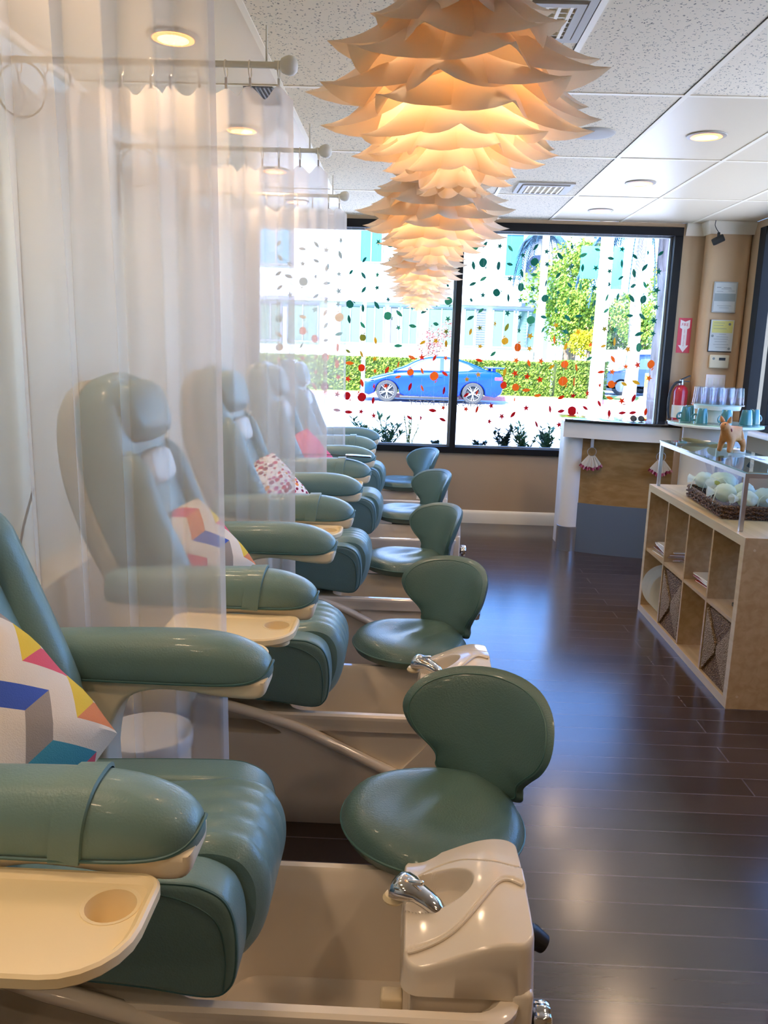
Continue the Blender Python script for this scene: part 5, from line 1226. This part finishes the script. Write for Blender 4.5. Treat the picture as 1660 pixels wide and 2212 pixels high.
# palm with ringed trunk and blue-grey fronds
PF = leafy('palm_frond', hexc('18324c'), hexc('3c6078'))
t = thing('palm_tree', 'palm with ringed pale trunk and drooping blue-green fronds', 'palm tree', (7.95, 30.2, -.05))
pts = [V((.0+.05*math.sin(i*.3), 0, i*.25)) for i in range(27)]; MB().tube(pts, [.24-.004*i+.012*(i % 2) for i in range(27)], 14).build('trunk', BRW, t)
fm = MB()
def frond(m, p0, az, L_, rise, droop, n=34):
    d = V((math.cos(az), math.sin(az), 0)); prev = None; pts = []
    for i in range(n+1):
        s = i/n; pts.append(p0+d*(L_*s*(1-.35*s))+V((0, 0, rise*s-droop*s*s)))
    m.tube(pts, .018, 5)
    sd_ = d.cross(V((0, 0, 1)))
    for i in range(3, n+1):
        s = i/n; w = .62*math.sin(PI*min(1, .15+.85*s))**.6
        for sg in (-1, 1):
            a = pts[i]; e = a+sd_*sg*w*.9+V((0, 0, -w*.75))+d*w*.3; m.add([a, a+d*.06, e], [(0, 1, 2)])
for i in range(17):
    f_ = MB(); frond(f_, V((0, 0, 6.15)), 2*PI*i/17+.2, 2.9+.5*math.sin(i*2.1), 1.1+.7*math.sin(i*1.7), 2.7+.8*math.sin(i*1.3)); f_.build('frond', PF, t, smooth=False)
t = thing('palm_tree', 'smaller palm crown at the top of the window, left of the thick white pole', 'palm tree', (5.75, 38.4, -.05))
MB().tube([(0, 0, 0), (.1, 0, 6.7)], .16, 12).build('trunk', BRW, t)
for i in range(12):
    f_ = MB(); frond(f_, V((.1, 0, 6.7)), 2*PI*i/12, 2.0, .9+.5*math.sin(i*1.7), 2.8); f_.build('frond', PF, t, smooth=False)
t = thing('street_tree', 'rough grey tree trunk close outside the right edge of the window', 'tree', (3.18, 10.6, -.06))
MB().tube([V((.02*math.sin(i*.9)-.05*i*.25*.3, .0, i*.25)) for i in range(18)], [.125+.008*math.sin(i*1.9) for i in range(18)], 16).build('trunk', BRK, t)

# planting directly below the street window
struct(B('trim_8', mat('soil', hexc('5c4c3c'), .95), None, -2, 3, WY1+.16, WY1+.85, -.06, .50, smooth=False), 'planter box under the street window', 'planter')
PL = [leafy('plant_green', hexc('2e5a40'), hexc('6a9a64')), leafy('plant_dark', hexc('243c34'), hexc('4a6a5c')), leafy('plant_fern', hexc('5c7c44'), hexc('a0b468'))]
def plant(x, y, h, w, kind, label, n=70, seed=0):
    r = random.Random(seed); t = thing('planter_plant', label, 'plant', (x, y, .50)); st_ = MB(); lf = MB()
    for i in range(9 if kind < 2 else 5):
        a = r.uniform(0, 6.28); q = V((math.cos(a)*w*r.uniform(.2, 1), math.sin(a)*w*.5*r.uniform(.2, 1), h*r.uniform(.6, 1.0))); pts = [V((0, 0, 0)), V((q.x*.3, q.y*.3, q.z*.5)), q]; ps = smooth_path(pts, 8); st_.tube(ps, .004, 5)
        for j, p in enumerate(ps[2:]):
            for u in range(3 if kind < 2 else 5):
                b_ = r.uniform(0, 6.28); d = V((math.cos(b_), math.sin(b_)*.8, r.uniform(.0, .9))).normalized(); L_ = (.085 if kind == 0 else .055 if kind == 1 else .05)*r.uniform(.7, 1.2); e = d.cross(V((0, 0, 1))).normalized()*L_*(.16 if kind == 0 else .34 if kind == 1 else .10)
                lf.add([p, p+d*L_*.5+e, p+d*L_, p+d*L_*.5-e], [(0, 1, 2, 3)])
    st_.build('stem', PL[kind], t); lf.build('foliage', PL[kind], t, smooth=False)
for i, (x, y, h, w, k_, lb) in enumerate(((-.62, 7.9, .26, .14, 0, 'leafy green plant at the window bottom, leftmost beside the curtain'), (-.38, 7.95, .38, .18, 0, 'tall leafy green plant left of the fern-like one under the window'), (-.20, 7.85, .42, .16, 0, 'bushy green plant with upright leaves above the farthest armrests'), (.02, 7.9, .44, .10, 2, 'thin fern-like plant with feathery upright fronds'),
    (.33, 7.9, .20, .09, 1, 'tiny dark plant just left of the black mullion'), (.70, 7.9, .20, .10, 1, 'tiny dark plant just right of the black mullion'), (.93, 7.9, .36, .12, 1, 'dark round-leaved shrub right of the mullion'), (1.13, 7.9, .40, .17, 0, 'leafy green plant right of the dark round shrub'), (1.34, 7.9, .40, .17, 0, 'leafy green plant nearest the white bar post'), (1.62, 8.0, .36, .2, 0, 'leafy green plant showing behind the bar post'))):
    plant(x, y, h, w, k_, lb, seed=i)

# ------------------------------------------------------------------ sky, sun, camera
wd = bpy.data.worlds.new('world'); S.world = wd; wd.use_nodes = True; t = wd.node_tree; N = NT(wd)
bg = t.nodes['Background']; sk = N.n('TexSky', _sky_type='NISHITA', _sun_disc=False, _sun_elevation=R(52), _sun_rotation=R(200), _altitude=100, _air_density=1.0, _dust_density=.6, _ozone_density=3.0)
tn = N.n('Mix', _data_type='RGBA', _blend_type='MULTIPLY', Factor=1.0); N.l(sk.outputs[0], tn.inputs[6]); tn.inputs[7].default_value = (.55, .78, 1.15, 1); N.l(tn.outputs[2], bg.inputs[0]); bg.inputs[1].default_value = .75
L = bpy.data.lights.new('sun', 'SUN'); L.energy = 17; L.color = (1, .97, .97); L.angle = R(.6)
o = bpy.data.objects.new('sun', L); COL.objects.link(o)
o.rotation_euler = V((.35, 1.0, -1.25)).to_track_quat('-Z', 'Y').to_euler()
TH, PS, RO = R(11.3), R(1.4), .031
fw = V((-math.sin(PS)*math.cos(TH), math.cos(PS)*math.cos(TH), -math.sin(TH))); r0 = V((math.cos(PS), math.sin(PS), 0)); u0 = r0.cross(fw)
rt = r0*math.cos(RO)+u0*math.sin(RO); up = u0*math.cos(RO)-r0*math.sin(RO)
cm = bpy.data.cameras.new('camera'); cm.sensor_fit = 'VERTICAL'; cm.sensor_height = 36; cm.lens = 36*1780/2212; cm.clip_start = .05; cm.clip_end = 900
co = bpy.data.objects.new('camera', cm); COL.objects.link(co)
Mx = Matrix((rt, up, -fw)).transposed().to_4x4(); Mx.translation = V((0, 0, 1.57)); co.matrix_world = Mx
S.camera = co
S.view_settings.view_transform = 'Standard'; S.view_settings.look = 'None'; S.view_settings.gamma = 1; S.view_settings.use_curve_mapping = False
S.view_settings.exposure = 0.85
S.cycles.max_bounces = 10; S.cycles.diffuse_bounces = 5; S.cycles.glossy_bounces = 4; S.cycles.transmission_bounces = 8; S.cycles.transparent_max_bounces = 32
S.cycles.sample_clamp_indirect = 6; S.cycles.caustics_reflective = False; S.cycles.caustics_refractive = False
